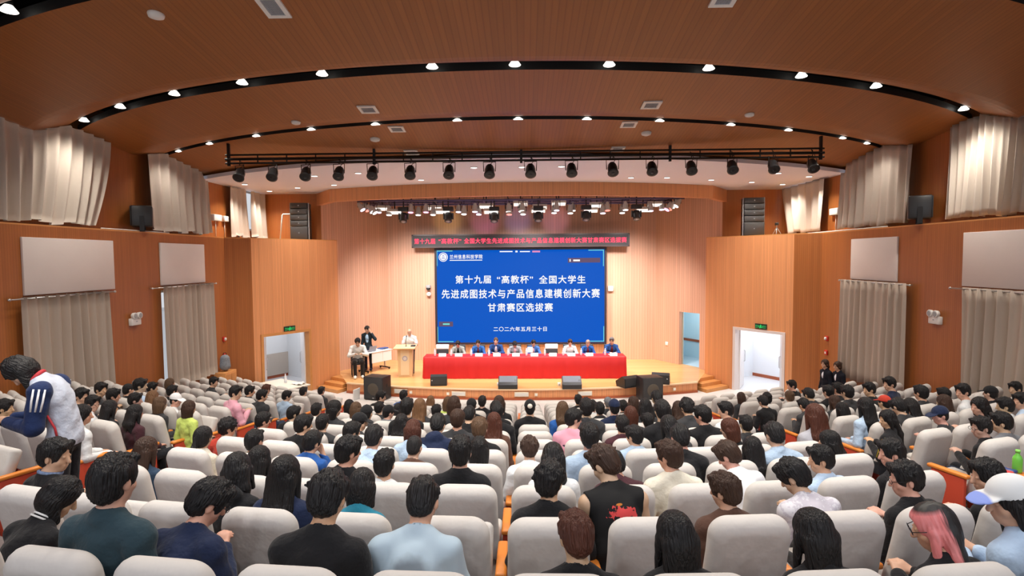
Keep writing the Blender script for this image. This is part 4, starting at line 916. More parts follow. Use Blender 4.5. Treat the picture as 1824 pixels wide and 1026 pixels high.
sub(665, 706, .36, .50, .76, -0.30, 'big black subwoofer on the hall floor left of the stage'); sub(1163, 713, .35, .50, .76, 0.22, 'big black subwoofer on the hall floor right of the stage')
p = at_z(646, 706, 0); t = thing('folded_card', 'white board leaning against the left subwoofer', 'board', (p[0]-.12, p[1]-.62, 0), -.3)
MB().box((-.03, 0, 0), (.0, .35, .36), RY(.08)).build('sheet', M_WPLAS, t)
for px, py, lb in ((888, 687, 'small white cube on the stage beside the left grey monitor'), (996, 687, 'small white cube on the stage beside the right grey monitor')):
    p = at_z(px, py, .352); t = thing('power_box', lb, 'power box', p); MB().rbox((-.05, -.05, 0), (.05, .05, .10), .01).build('case', M_WPLAS, t); MB().box((-.02, -.054, .03), (.02, -.05, .06)).build('outlet', M_GREY, t)

# ------------------------------------------------------------------ red head table and what is on it
M_REDC = mat('red_cloth', (0.52, 0.006, 0.009), 0.6, noise=.06, nscale=2)
tx0, tx1, ty0, ty1, tz = -3.42, 3.66, 19.45, 20.12, 1.11
t = thing('conference_table', 'long head table under a bright red cloth reaching the stage floor', 'table', ((tx0+tx1)/2, (ty0+ty1)/2, .352)); hx, hy, hz = (tx1-tx0)/2, (ty1-ty0)/2, tz-.352
mb = MB(); nx = 120
top = [(-hx + 2*hx*i/nx, -hy) for i in range(nx+1)]; ring_t = []; ring_b = []
rnd = random.Random(3)
per = [(x, -hy, 0, -1) for x, _ in top] + [(hx, -hy + 2*hy*j/10, 1, 0) for j in range(1, 11)] + [(hx - 2*hx*i/nx, hy, 0, 1) for i in range(1, nx+1)] + [(-hx, hy - 2*hy*j/10, -1, 0) for j in range(1, 10)]
m = len(per); fold = lambda i: .02*math.sin(i*.9)*math.sin(i*.23+1)+.012*math.sin(i*2.1)
r0 = mb.verts([(x, y, hz) for x, y, a, b in per]); r1 = mb.verts([(x+a*.02, y+b*.02, hz-.03) for x, y, a, b in per])
r2 = mb.verts([(x+a*(.035+fold(i)*.5), y+b*(.035+fold(i)*.5), hz*.5) for i, (x, y, a, b) in enumerate(per)]); r3 = mb.verts([(x+a*(.05+fold(i)), y+b*(.05+fold(i)), .004) for i, (x, y, a, b) in enumerate(per)])
mb.face([r0+i for i in range(m)])
for a, b in ((r0, r1), (r1, r2), (r2, r3)):
    for i in range(m): mb.face((b+i, b+(i+1)%m, a+(i+1)%m, a+i), None, True)
mb.build('tablecloth', M_REDC, t)
def bottle(p, label, scale=1.0):
    t = thing('water_bottle', label, 'water bottle', p, 0, 'water bottles')
    MB().lathe([(.028,0),(.032,.01),(.032,.14),(.03,.155),(.013,.19),(.013,.20)], 12).build('bottle_body', mat('bottle_plastic', (.75,.80,.88), .15), t)
    MB().lathe([(.0325,.05),(.0325,.11)], 12, cap=False).build('bottle_label', mat('bottle_label', (.85,.88,.95), .5), t)
    MB().lathe([(.015,.198),(.015,.218)], 10).build('cap', mat('bottle_cap', (.80,.80,.86), .4), t); t.scale = (scale,)*3
WHO = ['man in pale jacket', 'man in bright blue', 'man in navy suit', 'man bowed in grey', 'man lifting a sheet', 'man in white', 'balding man', 'man at the right end']
PX = [815, 851, 883, 917, 950, 1016, 1048, 1091]
for i, px in enumerate([786]+PX[:5]+[983]+PX[5:]):
    who = 'before the empty left chair' if i == 0 else 'before the empty middle chair' if i == 6 else 'before the '+WHO[i-1 if i < 6 else i-2]
    x = float(at_y(px, 632, 19.6)[0])
    bottle((x-.24, 19.72, tz), 'clear water bottle on the red table %s' % who, 1.15)
    t = thing('name_plate', 'white name plate on the red table %s' % who, 'name plate', (x+.04, 19.62, tz), 0, 'name plates')
    mb = MB(); k = mb.verts([(-.13,-.05,0),(.13,-.05,0),(.13,0,.11),(-.13,0,.11),(-.13,.05,0),(.13,.05,0)]); mb.face((k,k+1,k+2,k+3)); mb.face((k+5,k+4,k+3,k+2)); mb.face((k,k+3,k+4)); mb.face((k+1,k+5,k+2)); mb.face((k,k+4,k+5,k+1))
    mb.build('card', M_WPLAS, t)
    t = thing('paper_sheet', 'white papers lying on the red table %s' % who, 'papers', (x+.02, 19.86, tz), .1, 'papers on the red table')
    MB().box((-.12,-.09,0),(.12,.09,.006)).build('sheet', M_WPLAS, t)
def conf_chair(x, y, rz, label, z=.352, white=True, group='chairs on the stage'):
    t = thing('conference_chair', label, 'chair', (x, y, z), rz, group)
    bk = mat('chair_black', (.03,.03,.035), .6)
    MB().rbox((-.24,-.22,.42),(.24,.24,.49),.03).build('seat', bk, t)
    MB().rbox((-.23,-.03,0),(.23,.03,.50),.03, T(0,-.22,.48) @ RX(.12)).build('backrest', bk, t)
    if white: MB().rbox((-.24,-.045,.33),(.24,.045,.52),.03, T(0,-.22,.48) @ RX(.12)).build('back_cover', M_WPLAS, t, label='white cloth cover over the chair top')
    for a in (-1, 1):
        for b in (-1, 1): MB().box((a*.21-.015, b*.19-.015, 0),(a*.21+.015, b*.19+.015, .43)).build('leg', M_STEEL, t)
conf_chair(float(at_y(786, 620, 20.5)[0]), 20.55, PI, 'empty chair with white top cover at the left end of the red table')
conf_chair(float(at_y(983, 620, 20.5)[0]), 20.55, PI, 'empty chair with white top cover between two seated men at the red table')

# ------------------------------------------------------------------ lectern
M_MAPLE = mat('maple_wood', (.74, .52, .29), .4, noise=.06, nscale=6); M_MAPLEL = mat('maple_panel', (.80, .66, .45), .45)
p = at_z(722, 671, .352); LECT = (float(p[0]), float(p[1])); t = thing('lectern', 'pale wooden lectern with a round grey emblem on its front', 'lectern', (p[0], p[1], .352), .05)
mb = MB(); k = mb.verts([(-.24,-.02,0),(.24,-.02,0),(.22,.42,0),(-.22,.42,0),(-.27,-.03,1.02),(.27,-.03,1.02),(.25,.44,1.02),(-.25,.44,1.02)])
for q in ((0,3,2,1),(4,5,6,7),(0,1,5,4),(1,2,6,5),(2,3,7,6),(3,0,4,7)): mb.face([k+i for i in q])
mb.build('body', M_MAPLE, t)
MB().box((-.15,-.036,.06),(.15,-.02,.95)).build('front_panel', M_MAPLEL, t)
MB().rbox((-.38,-.16,1.02),(.38,.50,1.07),.012, RX(.06)).build('top', M_MAPLE, t)
MB().lathe([(.095,0),(.09,.006)], 24, T(0,-.036,.66) @ RX(PI/2)).build('emblem', mat('emblem_grey', (.45,.43,.50), .5), t)
MB().lathe([(.06,.0),(.055,.010)], 24, T(0,-.037,.66) @ RX(PI/2)).build('emblem_centre', mat('emblem_pale', (.70,.68,.70), .5), t)
mb = MB(); mb.rbox((.20,.02,1.05),(.36,.20,1.12),.015); mb.build('console', M_BLACKP, t)
t2 = thing('microphone', 'thin black gooseneck microphone on the lectern', 'microphone', (p[0]+.02, p[1]+.12, .352+1.075)); MB().lathe([(.04,0),(.035,.02)],12).build('base', M_BLACKP, t2)
MB().tube([(0,0,.02),(0,.0,.2),(0,.08,.34)], .008, 6).build('stem', M_BLACKP, t2); MB().lathe([(.01,0),(.022,.02),(.022,.05),(.008,.07)],10,T(0,.075,.32) @ RX(-.6)).build('capsule', M_BLACKP, t2)

# ------------------------------------------------------------------ control table at the left of the stage
a = at_z(655, 660, .352); FT = (a[0], a[1])
P0, P1 = at_z(653, 630, 1.10), at_z(698, 622, 1.10)
d = Vector((P1[0]-P0[0], P1[1]-P0[1])); ang = math.atan2(d.y, d.x); L = d.length
t = thing('folding_table', 'white wheeled folding table beside the lectern on the stage', 'table', (P0[0], P0[1], .352), ang)
MB().rbox((-.05,-.02,.73),(L+.02,.58,.76),.01).build('tabletop', M_WPLAS, t)
MB().box((.25,.0,.35),(L*.62,.02,.71)).build('modesty_panel', M_WPLAS, t); MB().box((L*.63,.0,.35),(L-.02,.02,.71)).build('modesty_panel', M_WPLAS, t)
for x in (.08, L-.12):
    MB().box((x-.025,.25,.06),(x+.025,.30,.73)).build('leg', M_CHROME, t); o = MB().box((x-.025,.0,.05),(x+.025,.56,.085)).build('foot', M_STEEL, t)
    for yy in (.03,.53): MB().lathe([(.03,-.012),(.03,.012)],12,T(x,yy,.03) @ RY(PI/2)).build('castor', M_BLACK, o)
TM = T(P0[0], P0[1], 1.112) @ RZ(ang)
def on_table(name, label, cat, u, v): 
    q = TM @ Vector((u, v, 0)); return thing(name, label, cat, q, ang)
t = on_table('laptop', 'open grey laptop on the white folding table', 'laptop', L*.30, .25)
MB().rbox((-.17,-.12,0),(.17,.12,.018),.005).build('keyboard', mat('laptop_grey', (.25,.26,.30), .4), t); MB().rbox((-.17,-.012,0),(.17,.0,.22),.005,T(0,-.12,.012) @ RX(.35)).build('screen', mat('laptop_lid', (.30,.31,.38), .35), t)
t = on_table('paper_sheet', 'loose white papers on the folding table beside the laptop', 'papers', L*.58, .28); MB().box((-.16,-.12,0),(.16,.12,.012)).build('sheet', M_WPLAS, t); MB().box((-.1,-.1,.012),(.2,.1,.02),RZ(.3)).build('sheet', M_WPLAS, t)
t = on_table('laptop_bag', 'blue case lying on the right end of the folding table', 'case', L*.85, .30); MB().rbox((-.2,-.11,0),(.2,.11,.05),.02).build('body', mat('case_blue', (.05,.10,.30), .6), t); MB().tube([(-.06,-.11,.03),(-.05,-.15,.03),(.05,-.15,.03),(.06,-.11,.03)],.01,6).build('handle', M_BLACK, t)

# ------------------------------------------------------------------ desk by the left doorway
P0 = at_z(460, 682.5, .75); P1 = at_z(512, 693.5, .75); P2 = at_z(546, 683.5, .75); P3 = at_z(487, 675.5, .75)
d = Vector((P1[0]-P0[0], P1[1]-P0[1])); ang = math.atan2(d.y, d.x); L = d.length; W = (Vector((P2[0], P2[1]))-Vector((P1[0], P1[1]))).length
t = thing('desk', 'pale desk with papers standing in front of the left doorway', 'desk', (P0[0], P0[1], 0), ang)
MB().rbox((0,0,.72),(L,W,.755),.008).build('desktop', mat('desk_cream', (.80,.75,.66), .5), t)
for x in (.06, L-.1): MB().box((x,.06,0),(x+.04,W-.06,.72)).build('side_panel', M_GREY, t)
MB().box((.1,.1,.3),(L-.1,.13,.72)).build('modesty_panel', mat('desk_panel', (.55,.50,.46), .5), t)
TM2 = T(P0[0], P0[1], .757) @ RZ(ang)
q = TM2 @ Vector((L*.45, W*.62, 0)); bottle(q, 'pale blue water bottle standing on the desk by the doorway', 1.25)
q = TM2 @ Vector((L*.8, W*.75, 0)); t = thing('paper_sheet', 'crumpled white papers on the desk by the doorway', 'papers', q, ang)
mb = MB(); rnd = random.Random(8); g = [[mb.verts([(-.2+.4*i/6, -.14+.28*j/5, rnd.uniform(.0,.07))]) for j in range(6)] for i in range(7)]
for i in range(6):
    for j in range(5): mb.face((g[i][j], g[i+1][j], g[i+1][j+1], g[i][j+1]), None, True)
mb.build('sheet', M_WPLAS, t)
# ------------------------------------------------------------------ smooth solid modelling: distance fields -> one continuous surface
def surface_nets(g, org, h):
    s = g < 0; nx, ny, nz = g.shape
    cs = [(i, j, k) for i in (0, 1) for j in (0, 1) for k in (0, 1)]
    def c(a, o): return a[o[0]:nx-1+o[0], o[1]:ny-1+o[1], o[2]:nz-1+o[2]]
    cnt = sum(c(s, o).astype(np.int8) for o in cs); mask = (cnt > 0) & (cnt < 8)
    ci = np.argwhere(mask); n = len(ci); ids = np.full(mask.shape, -1, np.int64); ids[mask] = np.arange(n)
    acc = np.zeros((n, 3)); w = np.zeros(n)
    for a in cs:
        for ax in range(3):
            if a[ax] == 1: continue
            b = list(a); b[ax] = 1
            va = g[ci[:,0]+a[0], ci[:,1]+a[1], ci[:,2]+a[2]]; vb = g[ci[:,0]+b[0], ci[:,1]+b[1], ci[:,2]+b[2]]
            m = (va < 0) != (vb < 0); t = np.where(m, va/np.where(m, va-vb, 1), 0)
            p = np.tile(np.array(a, float), (n, 1)); p[:, ax] += t
            acc += p*m[:, None]; w += m
    v = (ci + acc/w[:, None])*h + org
    F = []
    for ax in range(3):
        o1, o2 = [(1, 2), (2, 0), (0, 1)][ax]
        sl0 = [slice(1, -1)]*3; sl0[ax] = slice(0, -1); sl1 = list(sl0); sl1[ax] = slice(1, None)
        a = s[tuple(sl0)]; b = s[tuple(sl1)]; e = np.argwhere(a != b)
        if not len(e): continue
        idx = e.copy(); 
        for k in range(3):
            if k != ax: idx[:, k] += 1
        fl = a[tuple(e.T)]
        d1 = np.zeros(3, int); d1[o1] = 1; d2 = np.zeros(3, int); d2[o2] = 1
        q = [ids[tuple((idx-x).T)] for x in (d1+d2, d2, 0*d1, d1)]
        f = np.stack(q, 1); f[~fl] = f[~fl][:, ::-1]; F.append(f)
    return v, np.concatenate(F)
class SDF:
    def __init__(s, lo, hi, h):
        s.h = h; s.org = np.array(lo, float)-2*h; n = np.ceil((np.array(hi)-s.org)/h).astype(int)+3
        s.g = np.full(n, 0.3, np.float32); s.ax = [s.org[k]+h*np.arange(n[k]) for k in range(3)]
    def _reg(s, lo, hi):
        sl = []; 
        for k in range(3):
            a = int(max(0, math.floor((lo[k]-s.org[k])/s.h))); b = int(min(s.g.shape[k], math.ceil((hi[k]-s.org[k])/s.h)+1)); sl.append(slice(a, max(a, b)))
        X, Y, Z = np.meshgrid(*[s.ax[k][sl[k]] for k in range(3)], indexing='ij', sparse=True); return tuple(sl), X, Y, Z
    def _mix(s, sl, d, k, op):
        g = s.g[sl]
        if g.size == 0: return
        if op == 'add':
            hh = np.clip(0.5+0.5*(g-d)/k, 0, 1); s.g[sl] = g*(1-hh)+d*hh - k*hh*(1-hh)
        else:
            d = -d; hh = np.clip(0.5-0.5*(g-d)/k, 0, 1); s.g[sl] = g*(1-hh)+d*hh + k*hh*(1-hh)
    def cone(s, a, b, ra, rb, k=0.02, op='add'):
        a = np.array(a, float); b = np.array(b, float); m = max(ra, rb)+k+3*s.h
        sl, X, Y, Z = s._reg(np.minimum(a, b)-m, np.maximum(a, b)+m); ab = b-a; L2 = max(1e-9, ab@ab)
        t = np.clip(((X-a[0])*ab[0]+(Y-a[1])*ab[1]+(Z-a[2])*ab[2])/L2, 0, 1)
        d = np.sqrt((X-a[0]-t*ab[0])**2+(Y-a[1]-t*ab[1])**2+(Z-a[2]-t*ab[2])**2) - (ra+(rb-ra)*t)
        s._mix(sl, d.astype(np.float32), k, op); return s
    def ell(s, c, r, R=None, k=0.02, op='add'):
        c = np.array(c, float); m = max(r)+k+3*s.h; sl, X, Y, Z = s._reg(c-m, c+m)
        x, y, z = X-c[0], Y-c[1], Z-c[2]
        if R is not None: x, y, z = (R[0][0]*x+R[1][0]*y+R[2][0]*z, R[0][1]*x+R[1][1]*y+R[2][1]*z, R[0][2]*x+R[1][2]*y+R[2][2]*z)
        k0 = np.sqrt((x/r[0])**2+(y/r[1])**2+(z/r[2])**2)+1e-6; k1 = np.sqrt((x/r[0]**2)**2+(y/r[1]**2)**2+(z/r[2]**2)**2)+1e-6
        s._mix(sl, (k0*(k0-1)/k1).astype(np.float32), k, op); return s
    def half(s, p, n, k=0.01):
        """cut away what lies on the side the normal points to"""
        n = np.array(n, float); n /= np.linalg.norm(n); sl, X, Y, Z = s._reg(s.org-1, s.org+10)
        d = -((X-p[0])*n[0]+(Y-p[1])*n[1]+(Z-p[2])*n[2]); s._mix(sl, d.astype(np.float32)+np.zeros_like(s.g), k, 'sub'); return s
    def warp(s, f):
        X, Y, Z = np.meshgrid(*s.ax, indexing='ij', sparse=True); s.g = (s.g + f(X, Y, Z)).astype(np.float32); return s
    def mesh(s, name, *mats):
        v, f = surface_nets(s.g, s.org, s.h); me = bpy.data.meshes.new(name)
        me.vertices.add(len(v)); me.vertices.foreach_set('co', v.astype(np.float32).ravel())
        me.loops.add(f.size); me.loops.foreach_set('vertex_index', f.astype(np.int32).ravel())
        me.polygons.add(len(f)); me.polygons.foreach_set('loop_start', np.arange(0, f.size, 4, dtype=np.int32)); me.polygons.foreach_set('loop_total', np.full(len(f), 4, np.int32))
        me.polygons.foreach_set('use_smooth', np.ones(len(f), bool)); me.update(calc_edges=True); me.validate()
        for m in mats: me.materials.append(m)
        return me
def rotm(yaw=0, pitch=0, roll=0):     # yaw to the left +, pitch forward/down +, roll to the right +
    return np.array((Matrix.Rotation(yaw, 3, 'Z') @ Matrix.Rotation(-pitch, 3, 'X') @ Matrix.Rotation(roll, 3, 'Y')))
class Pose:
    """a body's joints; faces +y, the floor at z = 0"""
    def __init__(s, stand=False, lean=-8, curl=8, head=(0, 5, 0), twist=0, arms='lap', build=1.0, side=0, legs='seat', female=False, hands=None):
        r = math.radians; s.stand = stand; s.b = build; s.female = female
        L, U = r(lean), r(curl); s.pel = np.array([0, -0.03 if not stand else 0, 0.54 if not stand else 0.95])
        sx = r(side)
        def up(a, d): return np.array([math.sin(sx)*d, math.sin(a)*math.cos(sx)*d, math.cos(a)*math.cos(sx)*d])
        s.wai = s.pel + up(L, 0.17); s.che = s.wai + up(L+U*.5, 0.20); s.nb = s.che + up(L+U, 0.17)
        s.Rp = rotm(0, L); s.Rw = rotm(r(twist)*.5, L+U*.3, sx); s.Rc = rotm(r(twist), L+U*.7, sx)
        hy, hp, hr = [r(x) for x in head]; s.Rh = rotm(hy, hp, hr)
        nd = rotm(hy*.3, (L+U)*.5+hp*.5+r(8), hr*.6) @ np.array([0, 0, 1.0])
        s.neck = s.nb + nd*0.075; s.hc = s.neck + (rotm(hy*.6, hp*.8, hr) @ np.array([0, 0.012, 0.095]))
        w = (0.178 if not female else 0.155)*build
        s.sh = [s.che + s.Rc @ np.array([q*w, -0.005, 0.088]) for q in (-1, 1)]
        s.el, s.wr = [None]*2, [None]*2
        for i, q in enumerate((-1, 1)):
            md = arms[i] if isinstance(arms, (list, tuple)) else arms; S_ = s.sh[i]
            z0 = s.pel[2]-0.54
            if md == 'lap': s.el[i] = S_+np.array([q*.06, -.02+.1*math.sin(L), -.27]); s.wr[i] = np.array([q*.10, .26, .665+z0])
            elif md == 'phone': s.el[i] = S_+np.array([q*.07, .03, -.27]); s.wr[i] = np.array([q*.05, s.che[1]+.30, .84+z0])
            elif md == 'table': s.el[i] = S_+np.array([q*.10, .12, -.24]); s.wr[i] = np.array([q*.12, s.che[1]+.36, .80+z0])
            elif md == 'chin': s.el[i] = S_+np.array([q*.03, .20, -.22]); s.wr[i] = s.hc+np.array([q*.07, .10, -.15])
            elif md == 'ear': s.el[i] = S_+np.array([q*.16, .12, -.15]); s.wr[i] = s.hc+np.array([q*.11, .05, -.03])
            elif md == 'hang': s.el[i] = S_+np.array([q*.05, -.03, -.28]); s.wr[i] = S_+np.array([q*.06, .04, -.54])
            elif md == 'front': s.el[i] = S_+np.array([q*.09, .05, -.27]); s.wr[i] = s.wai+np.array([q*.05, .27, .02])
            else: s.el[i] = S_+np.array(md[0]); s.wr[i] = S_+np.array(md[1])
        if stand:
            s.hip = [s.pel+np.array([q*.09, 0, -.03]) for q in (-1, 1)]; s.kn = [np.array([q*.10, .02, .50]) for q in (-1, 1)]; s.an = [np.array([q*.10, -.02, .09]) for q in (-1, 1)]
        else:
            s.hip = [s.pel+np.array([q*.085, .02, -.02]) for q in (-1, 1)]; s.kn = [np.array([q*.12, .43, .52]) for q in (-1, 1)]; s.an = [np.array([q*.11, .44, .09]) for q in (-1, 1)]
        s.toe = [a+np.array([(.02 if a[0] > 0 else -.02), .15, -.045]) for a in s.an]
    def headM(s):
        M_ = Matrix([list(r_)+[0] for r_ in s.Rh]+[[0, 0, 0, 1]]); M_.translation = Vector(s.hc); return M_
    def bounds(s, pad=.2):
        P_ = np.array([s.pel, s.hc, s.neck, *s.sh, *s.el, *s.wr, *s.kn, *s.an, *s.toe]); return P_.min(0)-pad, P_.max(0)+pad
    def torso(s, F, e=0.0, k=.05):
        b = s.b; f = .92 if s.female else 1.0
        F.ell(s.pel, (.165*b*(1.03 if s.female else 1)+e, .115*b+e, .115+e), s.Rp, k)
        F.ell(s.wai, (.140*b*f+e, .102*b+e, .15+e), s.Rw, k)
        F.ell(s.che+s.Rc @ np.array([0, .0, -.005]), (.158*b*f+e, .112*b+e, .155+e), s.Rc, k)
        F.cone(s.sh[0], s.sh[1], .050*b+e*.8, .050*b+e*.8, k)
        for q in (0, 1): F.cone(s.neck*.35+s.nb*.65+np.array([0, -.015, -.01]), s.sh[q], .050+e*.7, .048*b+e, .04)
    def hand(s, F, i, q):
        w = s.wr[i]; d = w-s.el[i]; d /= np.linalg.norm(d); sd = np.array([q*1.0, 0, 0]); sd -= d*(sd@d); sd /= np.linalg.norm(sd); nn = np.cross(d, sd); nn = nn if nn[2] < 0 else -nn
        kn = w+d*.075
        for t in (-.024, 0.0, .022): F.cone(w+sd*t*.6+d*.012, kn+sd*t, .016, .015, .012)
        for t, L_ in ((-.030, .060), (-.010, .072), (.010, .068), (.029, .052)):
            a = kn+sd*t; m_ = a+d*L_*.5+nn*.008; e_ = m_+(d*.6+nn*.8)*L_*.5
            F.cone(a, m_, .0105, .0095, .004); F.cone(m_, e_, .0095, .0080, .004)
        tb = w+d*.03-sd*.028; F.cone(tb, tb+d*.035-sd*.022+nn*.01, .0125, .0105, .008); F.cone(tb+d*.035-sd*.022+nn*.01, tb+d*.062-sd*.022+nn*.02, .0105, .009, .004)
    def body(s, h):
        lo, hi = s.bounds(); F = SDF(lo, hi, h); s.torso(F)
        b = s.b
        for i, q in enumerate((-1, 1)):
            F.cone(s.hip[i], s.kn[i], .085*b, .058*b, .04); F.cone(s.kn[i], s.an[i], .055*b, .038*b, .02); F.cone(s.an[i]+np.array([0, -.03, -.03]), s.toe[i], .042, .036, .02)
            F.cone(s.sh[i], s.el[i], .052*b, .040*b, .03); F.cone(s.el[i], s.wr[i], .040*b, .026, .012); s.hand(F, i, q)
        F.cone(s.nb+np.array([0, -.01, -.03]), s.neck+ (s.hc-s.neck)*.5, .058 if not s.female else .05, .052 if not s.female else .046, .03)
        R, c = s.Rh, s.hc; P_ = lambda x, y, z: c+R @ np.array([x, y, z])
        F.ell(P_(0, -.012, .028), (.076, .096, .094), R, .02); F.ell(P_(0, .022, -.045), (.058, .068, .072), R, .03); F.ell(P_(0, .055, -.085), (.032, .032, .028), R, .025)
        F.cone(P_(0, .088, .012), P_(0, .108, -.028), .010, .015, .012)            # nose
        for q in (-1, 1):
            F.ell(P_(q*.030, .098, .012), (.017, .014, .011), R, .008, 'sub')         # eye sockets
            F.ell(P_(q*.030, .082, .012), (.013, .012, .010), R, .004)
            F.ell(P_(q*.078, -.004, -.010), (.011, .021, .033), R @ rotm(q*-.35), .006)
            F.ell(P_(q*.040, .058, -.03), (.026, .024, .028), R, .02)
        F.cone(P_(-.02, .088, -.058), P_(.02, .088, -.058), .007, .007, .006); F.cone(P_(-.016, .086, -.070), P_(.016, .086, -.070), .008, .008, .006)   # lips
        return F.mesh('person', M_SKIN)
    def top(s, h, sleeve='long', thick=.016, collar=False, hood=False, hem=0.0, seed=0):
        lo, hi = s.bounds(); F = SDF(lo, hi, h); s.torso(F, thick)
        b = s.b
        if sleeve != 'none':
            for i in (0, 1):
                if sleeve == 'long':
                    F.cone(s.sh[i], s.el[i], .050*b+thick, .045*b+thick, .035); F.cone(s.el[i], s.el[i]+(s.wr[i]-s.el[i])*.94, .046*b+thick, .032+thick*.8, .012)
                else: F.cone(s.sh[i], s.sh[i]+(s.el[i]-s.sh[i])*.72, .050*b+thick, .054*b+thick, .035)
        else:
            for i, q in enumerate((-1, 1)): F.ell(s.sh[i]+s.Rc @ np.array([q*.062, 0, -.03]), (.062, .12, .13), s.Rc, .01, 'sub')
        nd = s.neck-s.nb; nd /= np.linalg.norm(nd)
        if hood: F.ell(s.nb+s.Rc @ np.array([0, -.085, .0]), (.115, .055, .075), s.Rc, .03); F.cone(s.nb+s.Rc @ np.array([-.075, -.01, .01]), s.nb+s.Rc @ np.array([-.05, .06, -.03]), .034, .03, .02); F.cone(s.nb+s.Rc @ np.array([.075, -.01, .01]), s.nb+s.Rc @ np.array([.05, .06, -.03]), .034, .03, .02)
        F.cone(s.nb+nd*(.030 if not collar else .055), s.nb+nd*.4, .062 if not s.female else .055, .062, .006, 'sub')
        F.half(s.nb+nd*(.055 if not (collar or hood) else .075), nd, .006)
        ph = seed*1.7
        F.warp(lambda X, Y, Z: .0040*np.sin(23*Z+9*X+ph+2*np.sin(14*X+ph))*np.sin(11*X-7*Y+ph*2) + .0025*np.sin(47*Z-31*X+ph))
        if s.stand: F.half(s.pel+np.array([0, 0, -.06-hem]), np.array([0, 0, -1.0]), .008)
        else: F.half(s.pel+np.array([0, .20, 0]), np.array([0, .5, -.86]), .01)
        return F.mesh('top', M_CLOTH)
    def bottoms(s, h, short=False):
        lo, hi = s.bounds(); F = SDF(lo, hi, h); b = s.b
        F.ell(s.pel, (.168*b+.008, .118*b+.008, .12), s.Rp, .04)
        for i in (0, 1):
            F.cone(s.hip[i], s.kn[i], .092*b, .068*b, .05)
            if not short: F.cone(s.kn[i], s.an[i]+np.array([0, 0, -.02]), .066*b, .054, .02)
        return F.mesh('trousers', M_CLOTH)
    def shoes(s, h):
        lo, hi = s.bounds(.12); F = SDF(lo, [hi[0], hi[1], .3], h)
        for i in (0, 1): F.cone(s.an[i]+np.array([0, -.035, -.04]), s.toe[i]+np.array([0, .02, 0]), .05, .044, .02); F.cone(s.an[i], s.an[i]+np.array([0, -.01, -.04]), .046, .046, .02)
        F.half((0, 0, .004), (0, 0, -1), .004); return F.mesh('shoes', M_OBJ)

